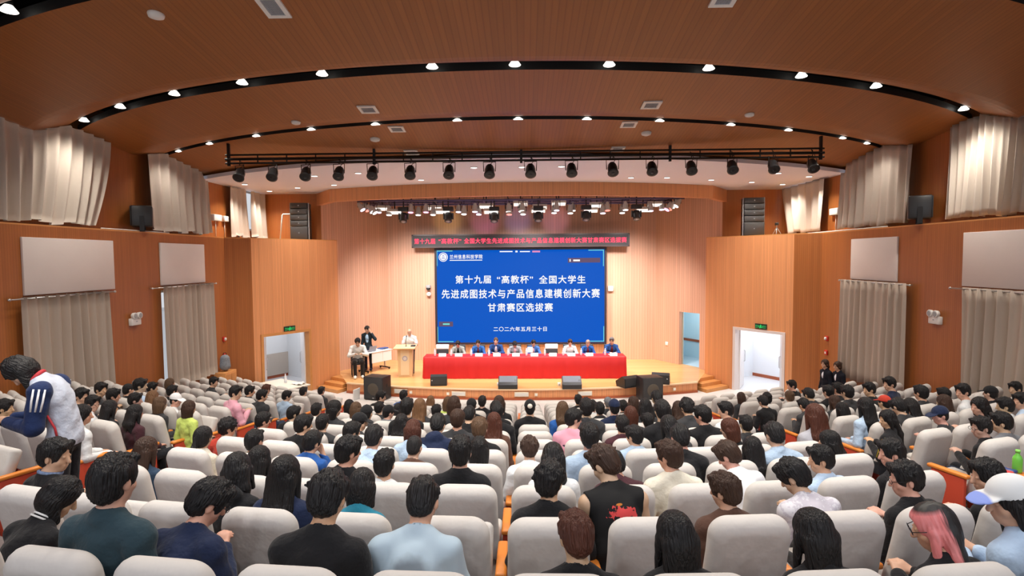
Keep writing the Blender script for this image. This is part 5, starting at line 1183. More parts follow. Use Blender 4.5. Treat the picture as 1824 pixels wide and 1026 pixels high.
# ---- hair, in the head's own frame
def hair_mesh(style, h=.007, seed=0, pitch=0.0):
    rnd = random.Random(seed*13+7); R0 = rotm(0, 0)
    long_ = style in ('long', 'bob', 'pony', 'bun', 'half', 'wolf')
    F = SDF((-.16, -.24, -.52 if style in ('long', 'half') else -.30), (.16, .20, .20), h)
    dn = np.array((Matrix.Rotation(math.radians(pitch)*.85, 3, 'X') @ Vector((0, 0, -1)))[:])      # straight down when the head is pitched
    t = {'crop': .009, 'fade': .012, 'short': .019, 'messy': .022, 'bowl': .023, 'curly': .025, 'grey': .010}.get(style, .017)
    F.ell((0, -.014, .032), (.078+t, .097+t, .092+t), None, .02)
    if not long_:
        F.ell((0, -.050, -.030), (.064+t*.5, .058+t*.5, .070), None, .03)
    else: F.ell((0, -.040, -.035), (.080+t*.6, .070+t*.6, .085), None, .03)
    if style in ('messy', 'curly', 'short', 'fade', 'wolf'):
        n = {'messy': 90, 'curly': 80, 'short': 60, 'fade': 40, 'wolf': 60}[style]
        for i in range(n):
            a, e = rnd.uniform(0, 2*PI), rnd.uniform(.15 if style != 'curly' else -.2, 1.45); d = np.array([math.cos(a)*math.cos(e)*.080, math.sin(a)*math.cos(e)*.098-.014, math.sin(e)*.095+.034])
            big = {'messy': 1.0, 'wolf': .7}.get(style, .55)
            tip = d*(1.06+.10*big)+np.array([rnd.uniform(-1, 1)*.022, rnd.uniform(-.3, 1)*.028, rnd.uniform(-.035, .004)])*big
            F.cone(d, tip, .019, .007 if style != 'curly' else .018, .012)
    if style in ('fade', 'messy', 'short'): F.cone((-.045, .07, .105), (.045, .075, .105), .024, .022, .02)
    if style == 'bowl': F.ell((0, .02, .06), (.092, .095, .065), None, .02)
    if style in ('long', 'half'):
        L_ = .36 if style == 'long' else .25; a = np.array([0, -.055, .0])
        for x in (-.062, -.032, 0, .032, .062):
            b0 = a+np.array([x, -.018*(1-abs(x)/.08), -.02]); b1 = b0+dn*L_*.55+np.array([x*.15, -.035, 0]); b2 = b0+dn*L_+np.array([x*.25+rnd.uniform(-.01, .01), -.03, rnd.uniform(-.03, .03)])
            F.cone(b0, b1, .043, .040, .03); F.cone(b1, b2, .040, .020, .03)
        for q in (-1, 1):
            b0 = np.array([q*.082, .015, .0]); F.cone(b0, b0+dn*L_*.6+np.array([q*.012, -.02, 0]), .026, .020, .025)
    if style in ('bob', 'wolf'):
        for i in range(9):
            a = PI*(1+ (i+.5)/9) ; b0 = np.array([math.cos(a)*.083, math.sin(a)*.088-.01+.01, -.01]); F.cone(b0, b0*np.array([1.05, 1.05, 1])+dn*(.13 if style == 'bob' else .10+rnd.uniform(0, .05)), .034, .022, .025)
    if style == 'pony':
        b0 = np.array([0, -.115, .0]); F.cone((0, -.09, .01), b0, .04, .024, .02); F.cone(b0, b0+dn*.10+np.array([0, -.025, 0]), .026, .032, .015); F.cone(b0+dn*.10+np.array([0, -.025, 0]), b0+dn*.24+np.array([0, -.01, 0]), .032, .010, .02)
    if style == 'bun': F.ell((0, -.12, .05), (.042, .036, .042), None, .012)
    # the face stays clear
    F.ell((0, .125, -.030), (.066 if long_ else .074, .085, .110), None, .012, 'sub')
    if style not in ('bowl', 'messy', 'long', 'half', 'bob', 'wolf'): F.ell((0, .13, .02), (.070, .06, .07), None, .012, 'sub')
    if not long_:
        F.half((0, 0, -.078 if style not in ('crop', 'fade', 'grey') else -.062), (0, .5, -.86), .012)
        for q in (-1, 1): F.ell((q*.094, .012, -.035), (.034, .045, .055), None, .012, 'sub')
    ph = seed*2.1
    amp = {'crop': .0012, 'fade': .002, 'grey': .0012, 'curly': .005, 'messy': .0045, 'short': .0035}.get(style, .0022)
    F.warp(lambda X, Y, Z: amp*np.sin(95*np.arctan2(X, Y+.05)*.35+ph+9*Z)*np.cos(38*Z+ph+20*X) + amp*.7*np.sin(150*X+ph+40*Y)*np.sin(60*Y+ph))
    return F.mesh('hair', M_HAIR)
def cap_mesh(back=False, pom=False):
    mb = MB(); n = 20
    F = SDF((-.13, -.15, .0), (.13, .24, .19), .007); F.ell((0, -.012, .040), (.094, .115, .105), None, .01); F.half((0, 0, .035), (0, .10, -1), .006)
    q = -1 if back else 1
    F.ell((0, q*.125-.01, .040), (.080, .085, .011), rotm(0, q*.18), .012)
    F.ell((0, -.012, .147), (.008, .008, .006), None, .004)
    return F.mesh('cap', M_CLOTH)
HAIRS, POSES, TOPS, BODS = {}, {}, {}, {}
HSTY = {'s': 'short', 'm': 'messy', 'c': 'crop', 'f': 'fade', 'b': 'bowl', 'y': 'curly', 'L': 'long', 'B': 'bob', 'P': 'pony', 'U': 'bun', 'H': 'half', 'W': 'wolf', 'g': 'grey'}
def get_hair(code, pitch, var, h=.008):
    st = HSTY[code]; pb = 0 if st not in ('long', 'half', 'pony', 'bob', 'wolf') else (0 if pitch < 14 else 25 if pitch < 35 else 45); k = (st, pb, var % 2 if h > .006 else var, h)
    if k not in HAIRS: HAIRS[k] = hair_mesh(st, h, var % 2 if h > .006 else var, pb)
    return HAIRS[k]
_e = MB()
for q in (-1, 1): _e.lathe([(.001, -.0105), (.007, -.008), (.0105, 0), (.007, .008), (.001, .0105)], 10, T(q*.030, .0915, .012) @ RX(PI/2) @ Matrix.Diagonal((1.15, .7, .8, 1)))
EYES = _e.mesh('eyes'); EYES.materials.append(mat('eye_dark', (.015, .010, .008), .2))
_e = MB()
for q in (-1, 1): _e.tube([(q*.047, .085, .034), (q*.032, .099, .041), (q*.014, .101, .036)], .0045, 5)
BROWS = _e.mesh('eyebrows'); BROWS.materials.append(mat('brow_dark', (.02, .014, .010), .7))
_e = MB()
for q in (-1, 1):
    _e.tube([(q*.031+.024*math.cos(a), .112, .010+.019*math.sin(a)) for a in [2*PI*i/14 for i in range(15)]], .0022, 5, cap=False); _e.tube([(q*.055, .112, .014), (q*.080, .06, .016), (q*.084, -.005, .012)], .0022, 5)
_e.tube([(-.008, .114, .014), (.008, .114, .014)], .0022, 5); GLASSES = _e.mesh('glasses'); GLASSES.materials.append(mat('glasses_frame', (.03, .03, .035), .3, metal=.5))
SKIN = (0.60, 0.36, 0.25); HC = {'k': (.009, .008, .009), 'b': (.045, .022, .014), 'r': (.075, .022, .012), 'l': (.17, .085, .04), 'g': (.16, .15, .15), 'n': (.10, .055, .03)}
def make_person(name_label, pose, hair='s', hc='k', top=(.02, .02, .02), sleeve='long', bottoms=(.02, .02, .03), loc=(0, 0, 0), rz=0.0, scale=1.0, h=.011, key=None, var=0,
                face=False, glasses=False, cap=None, collar=False, hood=False, hairh=None, group=None, short=False, shoes=None, skin=SKIN, topname='top', thick=.016, eyes=True):
    kb = (key, h) if key else object()
    def cache(tbl, k, fn):
        if key is None: return fn()
        if k not in tbl: tbl[k] = fn()
        return tbl[k]
    body = cache(BODS, (key, h), lambda: pose.body(h)); tm = cache(TOPS, (key, h, sleeve, collar, hood, thick), lambda: pose.top(h, sleeve, thick, collar, hood, seed=var))
    bt = cache(TOPS, (key, h, 'bottoms', short), lambda: pose.bottoms(h*1.2, short))
    o = place(body, 'person', None, T(loc) @ RZ(rz) @ Matrix.Scale(scale, 4), skin); tag(o, name_label, 'person', group)
    place(tm, topname, o, None, top); place(bt, 'shorts' if short else 'trousers', o, None, bottoms)
    HM = pose.headM(); pit = math.degrees(math.asin(max(-1, min(1, -pose.Rh[2][1]))))
    pit = math.degrees(math.acos(max(-1, min(1, pose.Rh[2][2])))) if pose.Rh[2][1] < 0 else 0
    if hair: 
        hm = hair if isinstance(hair, bpy.types.Mesh) else get_hair(hair, pit, var, hairh or .008)
        place(hm, 'hair', o, HM, HC[hc] if isinstance(hc, str) else hc)
    if cap: place(CAPS[cap[1]], 'cap', o, HM, cap[0])
    if face: place(EYES, 'eyes', o, HM); place(BROWS, 'eyebrows', o, HM)
    if glasses: place(GLASSES, 'glasses', o, HM)
    if shoes: place(pose.shoes(h), 'shoes', o, None, shoes)
    return o
CAPS = {'front': cap_mesh(), 'back': cap_mesh(True)}
# ------------------------------------------------------------------ the audience
TOPC = {'k': ((.012,.012,.014),'black'), 'K': ((.035,.036,.04),'charcoal'), 'n': ((.012,.02,.055),'navy'), 'N': ((.02,.04,.075),'dark denim'), 'b': ((.02,.09,.32),'blue'), 'w': ((.72,.74,.76),'white'),
        'c': ((.66,.62,.52),'cream'), 'g': ((.17,.18,.20),'grey'), 'G': ((.012,.055,.045),'dark green'), 't': ((.02,.19,.28),'teal'), 'y': ((.55,.68,.16),'lime'), 'r': ((.50,.05,.03),'red'), 'p': ((.72,.36,.45),'pink'),
        'o': ((.10,.05,.035),'brown'), 'm': ((.055,.018,.025),'maroon'), 's': ((.42,.55,.72),'pale blue'), 'l': ((.42,.42,.47),'pale grey'), 'e': ((.45,.38,.28),'beige'), 'S': ((.025,.05,.065),'dark teal')}
HW = {'s': 'short', 'm': 'tousled', 'c': 'cropped', 'f': 'faded', 'b': 'bowl', 'y': 'curly', 'L': 'long', 'B': 'bobbed', 'P': 'tied', 'U': 'bunned', 'H': 'midlength', 'W': 'layered', 'g': 'thin'}
HCW = {'k': 'black', 'b': 'dark brown', 'r': 'reddish brown', 'l': 'light brown', 'g': 'grey', 'n': 'brown'}
PK = {'u': dict(lean=-9, curl=10, head=(0, 6, 0), arms='lap'), 'd': dict(lean=-4, curl=15, head=(0, 30, 0), arms='phone'), 'l': dict(lean=-7, curl=10, head=(40, 10, -4), arms='lap'), 'r': dict(lean=-7, curl=10, head=(-40, 10, 4), arms='lap'),
      'L': dict(lean=-5, curl=10, head=(72, 12, 0), arms='phone', twist=14), 'R': dict(lean=-5, curl=10, head=(-72, 12, 0), arms='phone', twist=-14), 'f': dict(lean=14, curl=20, head=(0, 38, 0), arms='phone'),
      'F': dict(lean=14, curl=20, head=(45, 36, 0), arms='phone', twist=8), 'E': dict(lean=14, curl=20, head=(-45, 36, 0), arms='phone', twist=-8), 'q': dict(lean=-16, curl=26, head=(16, 16, 0), arms='lap'), 'P': dict(lean=-12, curl=22, head=(62, 20, 0), arms='phone', twist=10), 'h': dict(lean=-6, curl=14, head=(-24, 14, 0), arms=['lap', ((.10, .04, -.24), (.13, .30, -.17))]), 'x': dict(lean=4, curl=14, head=(14, 22, -6), arms='lap'), 'z': dict(lean=0, curl=14, head=(-18, 16, 6), arms='chin')}
PW = {'u': '', 'd': 'head bowed', 'l': 'turned left', 'r': 'turned right', 'L': 'facing left', 'R': 'facing right', 'f': 'leaning forward', 'F': 'leaning left', 'E': 'leaning right', 'q': 'slouching', 'P': 'facing left', 'h': 'holding a phone', 'x': 'head tilted', 'z': 'chin on hand'}
PC = {}
def get_pose(pk, fem):
    k = (pk, fem)
    if k not in PC: PC[k] = Pose(female=fem, build=.97 if fem else 1.0, **PK[pk])
    return PC[k]
# x, y of the head in the photograph | hair | hair colour | top | pose | extras (g glasses, h hood, c collar, t short sleeves, v sleeveless, C cap colour)
AUD = '''
6,766 s k G r @2|151,706 s k K R|180,694 s k K R|202,713 m k k r|195,741 L k k u|147,739 L k w r|165,736 s k w R g|228,707 c k k u|241,721 s k K r|240,747 H k m u|250,687 s k s r|271,693 s k K r|271,712 L l c u|302,687 B n K u
306,697 s k K u|313,713 c k w R Cw|285,735 B n K u|341,739 B b y u|381,681 s k K R|420,700 s k p R|445,697 s k K r|386,773 y k r r g @3|361,795 P k c u @2|451,755 s k k r|452,788 s k e u @2|259,812 L b N u @1|98,812 s k k R c @0
116,884 W k k E @-1|205,857 s k S u @-1|376,893 m k n E g @-1|425,836 H k k x h @0|461,825 L k k u @1|508,845 L k n u @0|584,888 m k k d c @-1|753,893 f k s f @-1|645,866 B k t d @0|621,804 s k k r @1|684,828 s k w u @1|738,797 c k o d @2|820,806 s k k u @1|853,801 W k w u @2
557,789 s k b z @2|666,780 s k s d @2|467,705 s k K r|474,694 s r K u|511,711 s k s r|540,698 s k G u|572,704 s k K u|523,737 s k k r|563,731 s k K u|596,728 B k K r|622,723 B k K u|634,729 B n w u|653,737 c k K u Ck
675,727 s k K u|679,707 s k k R g|692,735 c k g r Ck|709,730 H k K u|719,705 s k b u|725,726 s k k u|748,724 L l K u|767,714 L l K u|777,733 m k r u|798,718 B n y u|809,720 B b K u|840,723 c k k u Ck|836,739 s k k d
859,716 s k k u|889,718 B b k u|883,729 s k k u|541,757 s k k r|574,754 s k K u|641,752 c k K R Ck|627,770 s k g r|715,754 H k g u|736,766 B r s d|780,757 s k n f h|815,747 b b K u|854,764 s n k u|880,752 L r o u|886,735 s k k u
944,727 c k k u Ck|1002,729 H n b u|1030,713 s k k u|1022,746 s k p R g|1044,727 s k K u|1055,724 s k w u|1068,729 s k k u h|1083,718 c g K u Cg|1094,726 c k n u Cn|1110,724 s k K u|1128,719 B b K u|1123,739 B r K u|1149,724 H k K u|1170,710 s k k d
1179,732 s k k u|1208,728 H b K u|1224,726 y k K d|1108,757 s k m u|1154,751 s k K u|1191,759 H k K x|1211,780 s k k d|1251,740 s k k l|1292,731 s k w L|1320,714 B b K u|1050,779 s k s u|1129,777 s k s l|1299,764 B r k l|1329,756 s k K u
943,800 y b w d @2|985,816 L k w d @1|979,858 y k k h g c @0|1090,836 s k m F @1|1192,813 s b c l @1|1294,810 s b w F @1|1291,882 s b o l @0|1377,812 L k K u @2|1477,795 H k K l @2|1587,808 s k k L @1|1410,687 s k k L|1406,706 U n e u|1440,703 s k K d|1366,709 U k K u
1359,721 s k k d|1431,724 s k K d|1450,740 L r l u|1475,698 s k k u|1493,693 s k K u|1509,699 s k K u|1548,694 s k k L|1584,684 s k n L|1486,716 L b K u|1500,732 L k K u|1541,724 L k s u|1599,724 s k K d|1576,720 c k K u Cr|1621,739 L k K d
1640,700 s k K u|1681,703 s k K u|1715,698 s k w L|1682,727 L b K u|1765,706 c k k u Ck|1744,724 H k K L|1808,706 s k K L|1790,727 s k w l|1818,730 s k s L|1674,748 c k K L Cn|1784,764 s k g l|1747,775 s k k L g|1379,775 s k s d|1581,747 L k k L @3
1077,827 f b k F v @0|1409,847 m k l F t @0|1461,824 s k s L @1|1612,854 s k k L g @0|1025,966 s r k q @-1|1202,985 L k k q @-1|1448,969 L k k q @-1|1661,961 H k k P g @-1|1800,893 L k s L Cw @-1|1757,878 s k k L @0
'''
HERO_LAB = {}
ents = []
for it in AUD.replace('\n', '|').split('|'):
    if not it.strip(): continue
    q = it.split(); x, y = map(float, q[0].split(',')); ents.append(dict(x=x, y=y, row=next((int(z[1:]) for z in q[5:] if z[0] == '@'), None), hair=q[1], hc=q[2], top=q[3], pose=q[4], ex=q[5:], id=len(ents)))
# the women by the right wall stand where these seats would be
for k in [k for k, (p, a) in SEATS.items() if k[0] == 'right' and k[1] >= 11 and p.x > 7.3]: SEATS.pop(k)
OCC = {}
def head_at(k, pose, zs=1.0):
    p, a = SEATS[k]; return p + Matrix.Rotation(a, 3, 'Z') @ (Vector(pose.hc)*zs)
cands = []; done = set()
for e in ents:
    e['fem'] = e['hair'] in 'LBPUHW'; ps = get_pose(e['pose'], e['fem'])
    for k in SEATS:
        if e['row'] is not None and k[1] != e['row']: continue
        if e['row'] is None and k[1] < 2: continue
        hx_, hy_, D = proj(head_at(k, ps, .96))
        ex_, ey_ = e['x']-hx_, e['y']-hy_; dx, dy = ex_*D/FPX, ey_*D/FPX
        if e['row'] is not None: cost = (dx*100)**2*.5 + (dy*20)**2
        else: cost = ex_**2*.6 + (ey_*1.3)**2
        if abs(dx) < (.6 if e['id'] >= 0 else 0) and abs(dy) < (.45 if e['row'] is not None else .30): cands.append((cost, e['id'], k, dx, dy))
NE, KS = len(ents), sorted(SEATS); KI = {k: i for i, k in enumerate(KS)}
CM = np.full((NE, len(KS)+NE), 4e5); DXY = {}
for c, i, k, dx, dy in cands: CM[i, KI[k]] = c; DXY[i, k] = (dx, dy)
for i in range(NE): CM[i, len(KS):] = 4e5; CM[i, len(KS)+i] = 3e4
def hungarian(a):
    n, m = a.shape; u = np.zeros(n+1); v = np.zeros(m+1); p = np.zeros(m+1, int); way = np.zeros(m+1, int)
    for i in range(1, n+1):
        p[0] = i; j0 = 0; mv = np.full(m+1, 1e18); used = np.zeros(m+1, bool)
        while True:
            used[j0] = True; i0 = p[j0]; cur = a[i0-1]-u[i0]-v[1:]; fr = ~used[1:]
            up = fr & (cur < mv[1:]); mv[1:][up] = cur[up]; way[1:][up] = j0
            j1 = int(np.argmin(np.where(fr, mv[1:], 1e18)))+1; dl = mv[j1]
            u[p[used]] += dl; v[used] -= dl; mv[~used] -= dl; j0 = j1
            if p[j0] == 0: break
        while j0: j1 = way[j0]; p[j0] = p[j1]; j0 = j1
    return {p[j]-1: j-1 for j in range(1, m+1) if p[j]}
for i, j in hungarian(CM).items():
    if j < len(KS) and (i, KS[j]) in DXY: done.add(i); OCC[KS[j]] = (ents[i], *DXY[i, KS[j]])
MISSED = [e for e in ents if e['id'] not in done]
def seat_ord(k):
    row = sorted(q[2] if q[0] != 'left' else -q[2] for q in SEATS if q[0] == k[0] and q[1] == k[1]); c = k[2] if k[0] != 'left' else -k[2]
    return row.index(c)+1
BLK = {'left': 'left block', 'centre': 'centre block', 'right': 'right block'}
def where(k): return '%s, %s row from stage, %s from left' % (BLK[k[0]], ORD[13-k[1]], ORD[seat_ord(k)])
SPECIAL = {}      # filled by p7: entry id -> function(entry, seat key, location, angle, scale)
def cloth_marks(name, base, marks, rough=.85):
    """cloth with soft-edged marks: (colour, centre, radii, edge noise, strength)"""
    m, nt, b = nmat(name); N = nt.nodes.new; L = nt.links.new; tc = N('ShaderNodeTexCoord'); cur = None
    rgb = N('ShaderNodeRGB'); rgb.outputs[0].default_value = (*base, 1); cur = rgb.outputs[0]
    for col, c, r, nz, st in marks:
        mp = N('ShaderNodeMapping'); mp.vector_type = 'TEXTURE'; mp.inputs['Location'].default_value = c; mp.inputs['Scale'].default_value = r; L(tc.outputs['Object'], mp.inputs['Vector'])
        ln = N('ShaderNodeVectorMath'); ln.operation = 'LENGTH'; L(mp.outputs[0], ln.inputs[0])
        ns = N('ShaderNodeTexNoise'); ns.inputs['Scale'].default_value = 38 if nz > .5 else 14; L(tc.outputs['Object'], ns.inputs['Vector'])
        ad = N('ShaderNodeMath'); ad.operation = 'MULTIPLY_ADD'; L(ns.outputs['Fac'], ad.inputs[0]); ad.inputs[1].default_value = nz*3; L(ln.outputs['Value'], ad.inputs[2])
        mr = N('ShaderNodeMapRange'); mr.inputs['From Min'].default_value = 1.0+nz*1.5+(.12 if nz < .5 else .02); mr.inputs['From Max'].default_value = 1.0+nz*1.5-(.5 if nz < .5 and st < 1 else .03); mr.inputs['To Max'].default_value = st
        L(ad.outputs[0], mr.inputs['Value'])
        mx = N('ShaderNodeMix'); mx.data_type = 'RGBA'; L(mr.outputs[0], mx.inputs['Factor']); L(cur, mx.inputs['A']); mx.inputs['B'].default_value = (*col, 1); cur = mx.outputs['Result']
    L(cur, b.inputs['Base Color']); b.inputs['Roughness'].default_value = rough; b.inputs['Specular IOR Level'].default_value = .2
    return m
def set_mat(o, m): o.material_slots[0].link = 'OBJECT'; o.material_slots[0].material = m
def child(o, nm): return next((c for c in o.children if c.name.split('.')[0] == nm), None)
PEOPLE = {}
LYING = next(e['id'] for e in ents if e['x'] == 116)
rnd = random.Random(11)
for k, (e, dx, dy) in sorted(OCC.items()):
    p, a = SEATS[k]; D = proj(p+Vector((0, 0, 1.2)))[2]; near = D < 6.2
    ps = get_pose(e['pose'], e['fem']); dxc = max(-.30, min(.30, dx)) if e['id'] != LYING else dx; dyc = max(-.20, min(.20, dy))
    sc = .96 - dyc/ps.hc[2]; loc = p + Vector((dxc, 0, 0)); sc = max(.84, min(1.14, sc))
    col, cn = TOPC[e['top']]; ex = e['ex']; cp = next((q[1] for q in ex if q[0] == 'C'), None)
    short = 't' in ex; slv = 'none' if 'v' in ex else None
    hd = '%s %s hair' % (HW[e['hair']], HCW[e['hc']]) if not cp else '%s cap' % {'w': 'white', 'k': 'black', 'g': 'grey', 'n': 'navy', 'r': 'red'}[cp]
    pw = PW[e['pose']]; lab = '%s, %s top, %s' % (hd, cn, where(k))
    if pw and len(lab.split())+len(pw.split()) <= 16: lab = '%s, %s top, %s, %s' % (hd, cn, pw, where(k))
    v = rnd.uniform(.88, 1.12); sk = tuple(c*rnd.uniform(.9, 1.08) for c in SKIN)
    hh = .0065 if D < 4.6 else .009
    o = make_person(lab, ps, e['hair'], e['hc'], tuple(c*v for c in col), slv if slv else 'short' if short or (e['id'] % 5 == 2 and e['top'] in 'kwKg') else 'long', [(.012,.013,.018),(.02,.03,.06),(.05,.05,.055)][e['id'] % 3], loc, a, sc,
                    .008 if near else .012, (e['pose'], e['fem']), e['id'], glasses='g' in ex, cap=((TOPC[cp][0] if cp != 'w' else (.75,.76,.78)), 'front') if cp else None,
                    collar='c' in ex or (e['top'] in 'scw' and e['id'] % 2 == 0), hood='h' in ex, hairh=hh, skin=sk, group='audience in the %s' % BLK[k[0]])
    PEOPLE[e['id']] = o; e['k'] = k; e['obj'] = o
for k, (p, a) in sorted(SEATS.items()):
    oc = k in OCC
    t = copy_thing(SEAT_DOWN if oc else SEAT_UP, p, a, ('%s cream covered seat, %s' % ('occupied' if oc else 'empty', where(k))), 'seats of the %s' % BLK[k[0]])
    last = {'centre': 11, 'left': 0, 'right': None}[k[0]]
    if k[2] == last or (k[0] == 'right' and (k[0], k[1], k[2]+1) not in SEATS): arm(t, .28)
for pr in (SEAT_DOWN, SEAT_UP):
    for c in list(pr.children): bpy.data.objects.remove(c)
    bpy.data.objects.remove(pr)
print('SEATS', len(SEATS), 'PEOPLE', len(OCC), 'MISSED', [(e['x'], e['y']) for e in MISSED])
# ------------------------------------------------------------------ people with something of their own
def byxy(x): return next(e for e in ents if e['x'] == x)
def person_at(x):
    e = byxy(x); return e.get('obj'), get_pose(e['pose'], e['fem'])
def stripes(o, ps, i, col, n=3, name='stripe', w=.007, r0=.068, r1=.062, frac=1.0):
    S_, E_ = ps.sh[i], ps.sh[i]+(ps.el[i]-ps.sh[i])*frac; d = (E_-S_)/np.linalg.norm(E_-S_); out = np.array([(-1, 1)[i]*1.0, -.35, .3]); out -= d*(out@d); out /= np.linalg.norm(out); sd = np.cross(d, out)
    for k in range(n):
        a = (k-(n-1)/2)*.42; dr = out*math.cos(a)+sd*math.sin(a)
        MB().tube([S_+dr*r0-d*.02, S_+d*.08+dr*(r0+.001), E_+dr*r1], w, 6).build(name, mat('stripe_%d%d%d' % tuple(int(c*9) for c in col), col, .7), o)
o, ps = person_at(753)
if o:
    c = ps.che + ps.Rc @ np.array([.0, -.13, -.01]); set_mat(child(o, 'top'), cloth_marks('stained_sweatshirt', (.42, .53, .62), [((.17, .20, .23), tuple(c), (.11, .09, .085), .25, .85)]))
    o['label'] = 'cropped black hair, pale blue sweatshirt with a dark smudge on the back, leaning forward'
o, ps = person_at(1077)
if o:
    c = ps.che + ps.Rc @ np.array([.03, -.12, .005]); c2 = ps.che + ps.Rc @ np.array([0, -.11, .065])
    set_mat(child(o, 'top'), cloth_marks('printed_vest', (.012, .012, .013), [((.55, .06, .06), tuple(c), (.10, .06, .034), .75, 1.0), ((.45, .16, .03), tuple(c2), (.020, .06, .006), .0, 1.0)]))
    o['label'] = 'brown faded hair, sleeveless black shirt with red lettering across the back, leaning left'
o, ps = person_at(1294)
if o:
    c = ps.che + ps.Rc @ np.array([.06, -.12, -.08]); set_mat(child(o, 'top'), cloth_marks('printed_tee', (.74, .75, .78), [((.04, .06, .16), tuple(c), (.09, .06, .02), .8, 1.0)]))
    o['label'] = 'dark brown hair, white tee with small dark print low on the back, leaning left'
o, ps = person_at(1409)
if o:
    set_mat(child(o, 'top'), cloth_marks('mottled_tee', (.62, .61, .66), [((.48, .45, .52), tuple(ps.che), (.22, .2, .25), .9, .8)])); o['label'] = 'tousled black hair, pale mottled tee, leaning left, between two occupied near seats'
o, ps = person_at(1022)
if o:
    set_mat(child(o, 'top'), cloth_marks('pink_print_shirt', (.72, .34, .44), [((.05, .03, .06), tuple(ps.che+np.array([-.10, -.1, .02])), (.035, .08, .012), .4, 1.0), ((.05, .03, .06), tuple(ps.che+np.array([.05, -.12, .07])), (.03, .08, .012), .4, 1.0), ((.05, .03, .06), tuple(ps.che+np.array([-.04, -.12, -.07])), (.03, .08, .012), .4, 1.0)]))
    o['label'] = 'person in glasses and a pink shirt with dark prints, facing right'
o, ps = person_at(1661)
if o:
    m, nt, b = nmat('pink_dyed_hair'); N = nt.nodes.new; L = nt.links.new; tc = N('ShaderNodeTexCoord'); sp_ = N('ShaderNodeSeparateXYZ'); L(tc.outputs['Object'], sp_.inputs[0])
    mp = N('ShaderNodeMapping'); mp.inputs['Scale'].default_value = (6, 40, 4); L(tc.outputs['Object'], mp.inputs['Vector']); ns = N('ShaderNodeTexNoise'); ns.inputs['Scale'].default_value = 1.4; L(mp.outputs[0], ns.inputs['Vector'])
    ad = N('ShaderNodeMath'); ad.operation = 'MULTIPLY_ADD'; L(ns.outputs['Fac'], ad.inputs[0]); ad.inputs[1].default_value = .07; L(sp_.outputs['Y'], ad.inputs[2])
    mr = N('ShaderNodeMapRange'); mr.inputs['From Min'].default_value = -.030; mr.inputs['From Max'].default_value = -.016; L(ad.outputs[0], mr.inputs['Value'])
    top_ = N('ShaderNodeMapRange'); top_.inputs['From Min'].default_value = .118; top_.inputs['From Max'].default_value = .095; L(sp_.outputs['Z'], top_.inputs['Value'])
    mu = N('ShaderNodeMath'); mu.operation = 'MULTIPLY'; L(mr.outputs[0], mu.inputs[0]); L(top_.outputs[0], mu.inputs[1])
    pk = N('ShaderNodeMix'); pk.data_type = 'RGBA'; pk.inputs['A'].default_value = (.62, .10, .09, 1); pk.inputs['B'].default_value = (.85, .36, .38, 1); L(ns.outputs['Fac'], pk.inputs['Factor'])
    mx = N('ShaderNodeMix'); mx.data_type = 'RGBA'; mx.inputs['A'].default_value = (.010, .009, .010, 1); L(pk.outputs['Result'], mx.inputs['B']); L(mu.outputs[0], mx.inputs['Factor']); L(mx.outputs['Result'], b.inputs['Base Color']); b.inputs['Roughness'].default_value = .5
    h_ = child(o, 'hair'); set_mat(h_, m); h_['label'] = 'black hair dyed pink at the side'; o['label'] = 'person with pink and black dyed hair and glasses, near the bottom right'
o, ps = person_at(1581)
if o: stripes(o, ps, 0, (.75, .58, .05)); o['label'] = 'long black hair, black jacket with yellow stripes down the sleeve, facing left'
o, ps = person_at(116)
if o:
    nd = ps.neck-ps.nb; nd /= np.linalg.norm(nd); e1 = np.cross(nd, [0, 1, 0]); e1 /= np.linalg.norm(e1); e2 = np.cross(nd, e1)
    for k in range(2): MB().tube([ps.nb+nd*(.028+.020*k)+(e1*math.cos(a)+e2*math.sin(a))*(.083-.008*k) for a in [2*PI*i/20 for i in range(21)]], .0065, 6, cap=False).build('collar_stripe', M_WPLAS, o)
    o['label'] = 'person in a black varsity jacket with white collar stripes, head drooping right'
o, ps = person_at(98)
if o:
    nd = ps.neck-ps.nb; nd /= np.linalg.norm(nd); e1 = np.cross(nd, [0, 1, 0]); e1 /= np.linalg.norm(e1); e2 = np.cross(nd, e1)
    MB().tube([ps.nb+nd*.045+(e1*math.cos(a)+e2*math.sin(a))*.072 for a in [2*PI*i/20 for i in range(21)]], .013, 6, cap=False).build('shirt_collar', mat('plaid_collar', (.16, .22, .36), .8, noise=.8, nscale=60), o)
o, ps = person_at(361)
if o: MB().lathe([(.026, -.012), (.034, 0), (.026, .012)], 14, ps.headM() @ T(0, -.118, -.005) @ RX(PI/2)).build('hair_tie', M_WPLAS, o)
o, ps = person_at(944)
if o:
    _m = SDF((-.06, -.06, -.06), (.06, .06, .06), .008); _m.ell((0, 0, 0), (.04, .03, .04)); place(_m.mesh('pompom', mat('pompom_cream', (.72, .66, .58), .9)), 'pompom', o, ps.headM() @ T(0, -.125, .05)); o['label'] = 'black knitted cap with a cream pompom, alone among empty seats in the middle'
o, ps = person_at(1800)
if o:
    set_mat(child(o, 'cap'), cloth_marks('cap_white_blue', (.74, .76, .77), [((.24, .32, .72), (0, .185, .02), (.12, .085, .06), .0, 1.0)]))
    o['label'] = 'long black hair, white cap with blue brim, light blue top, at right edge'
o, ps = person_at(979)
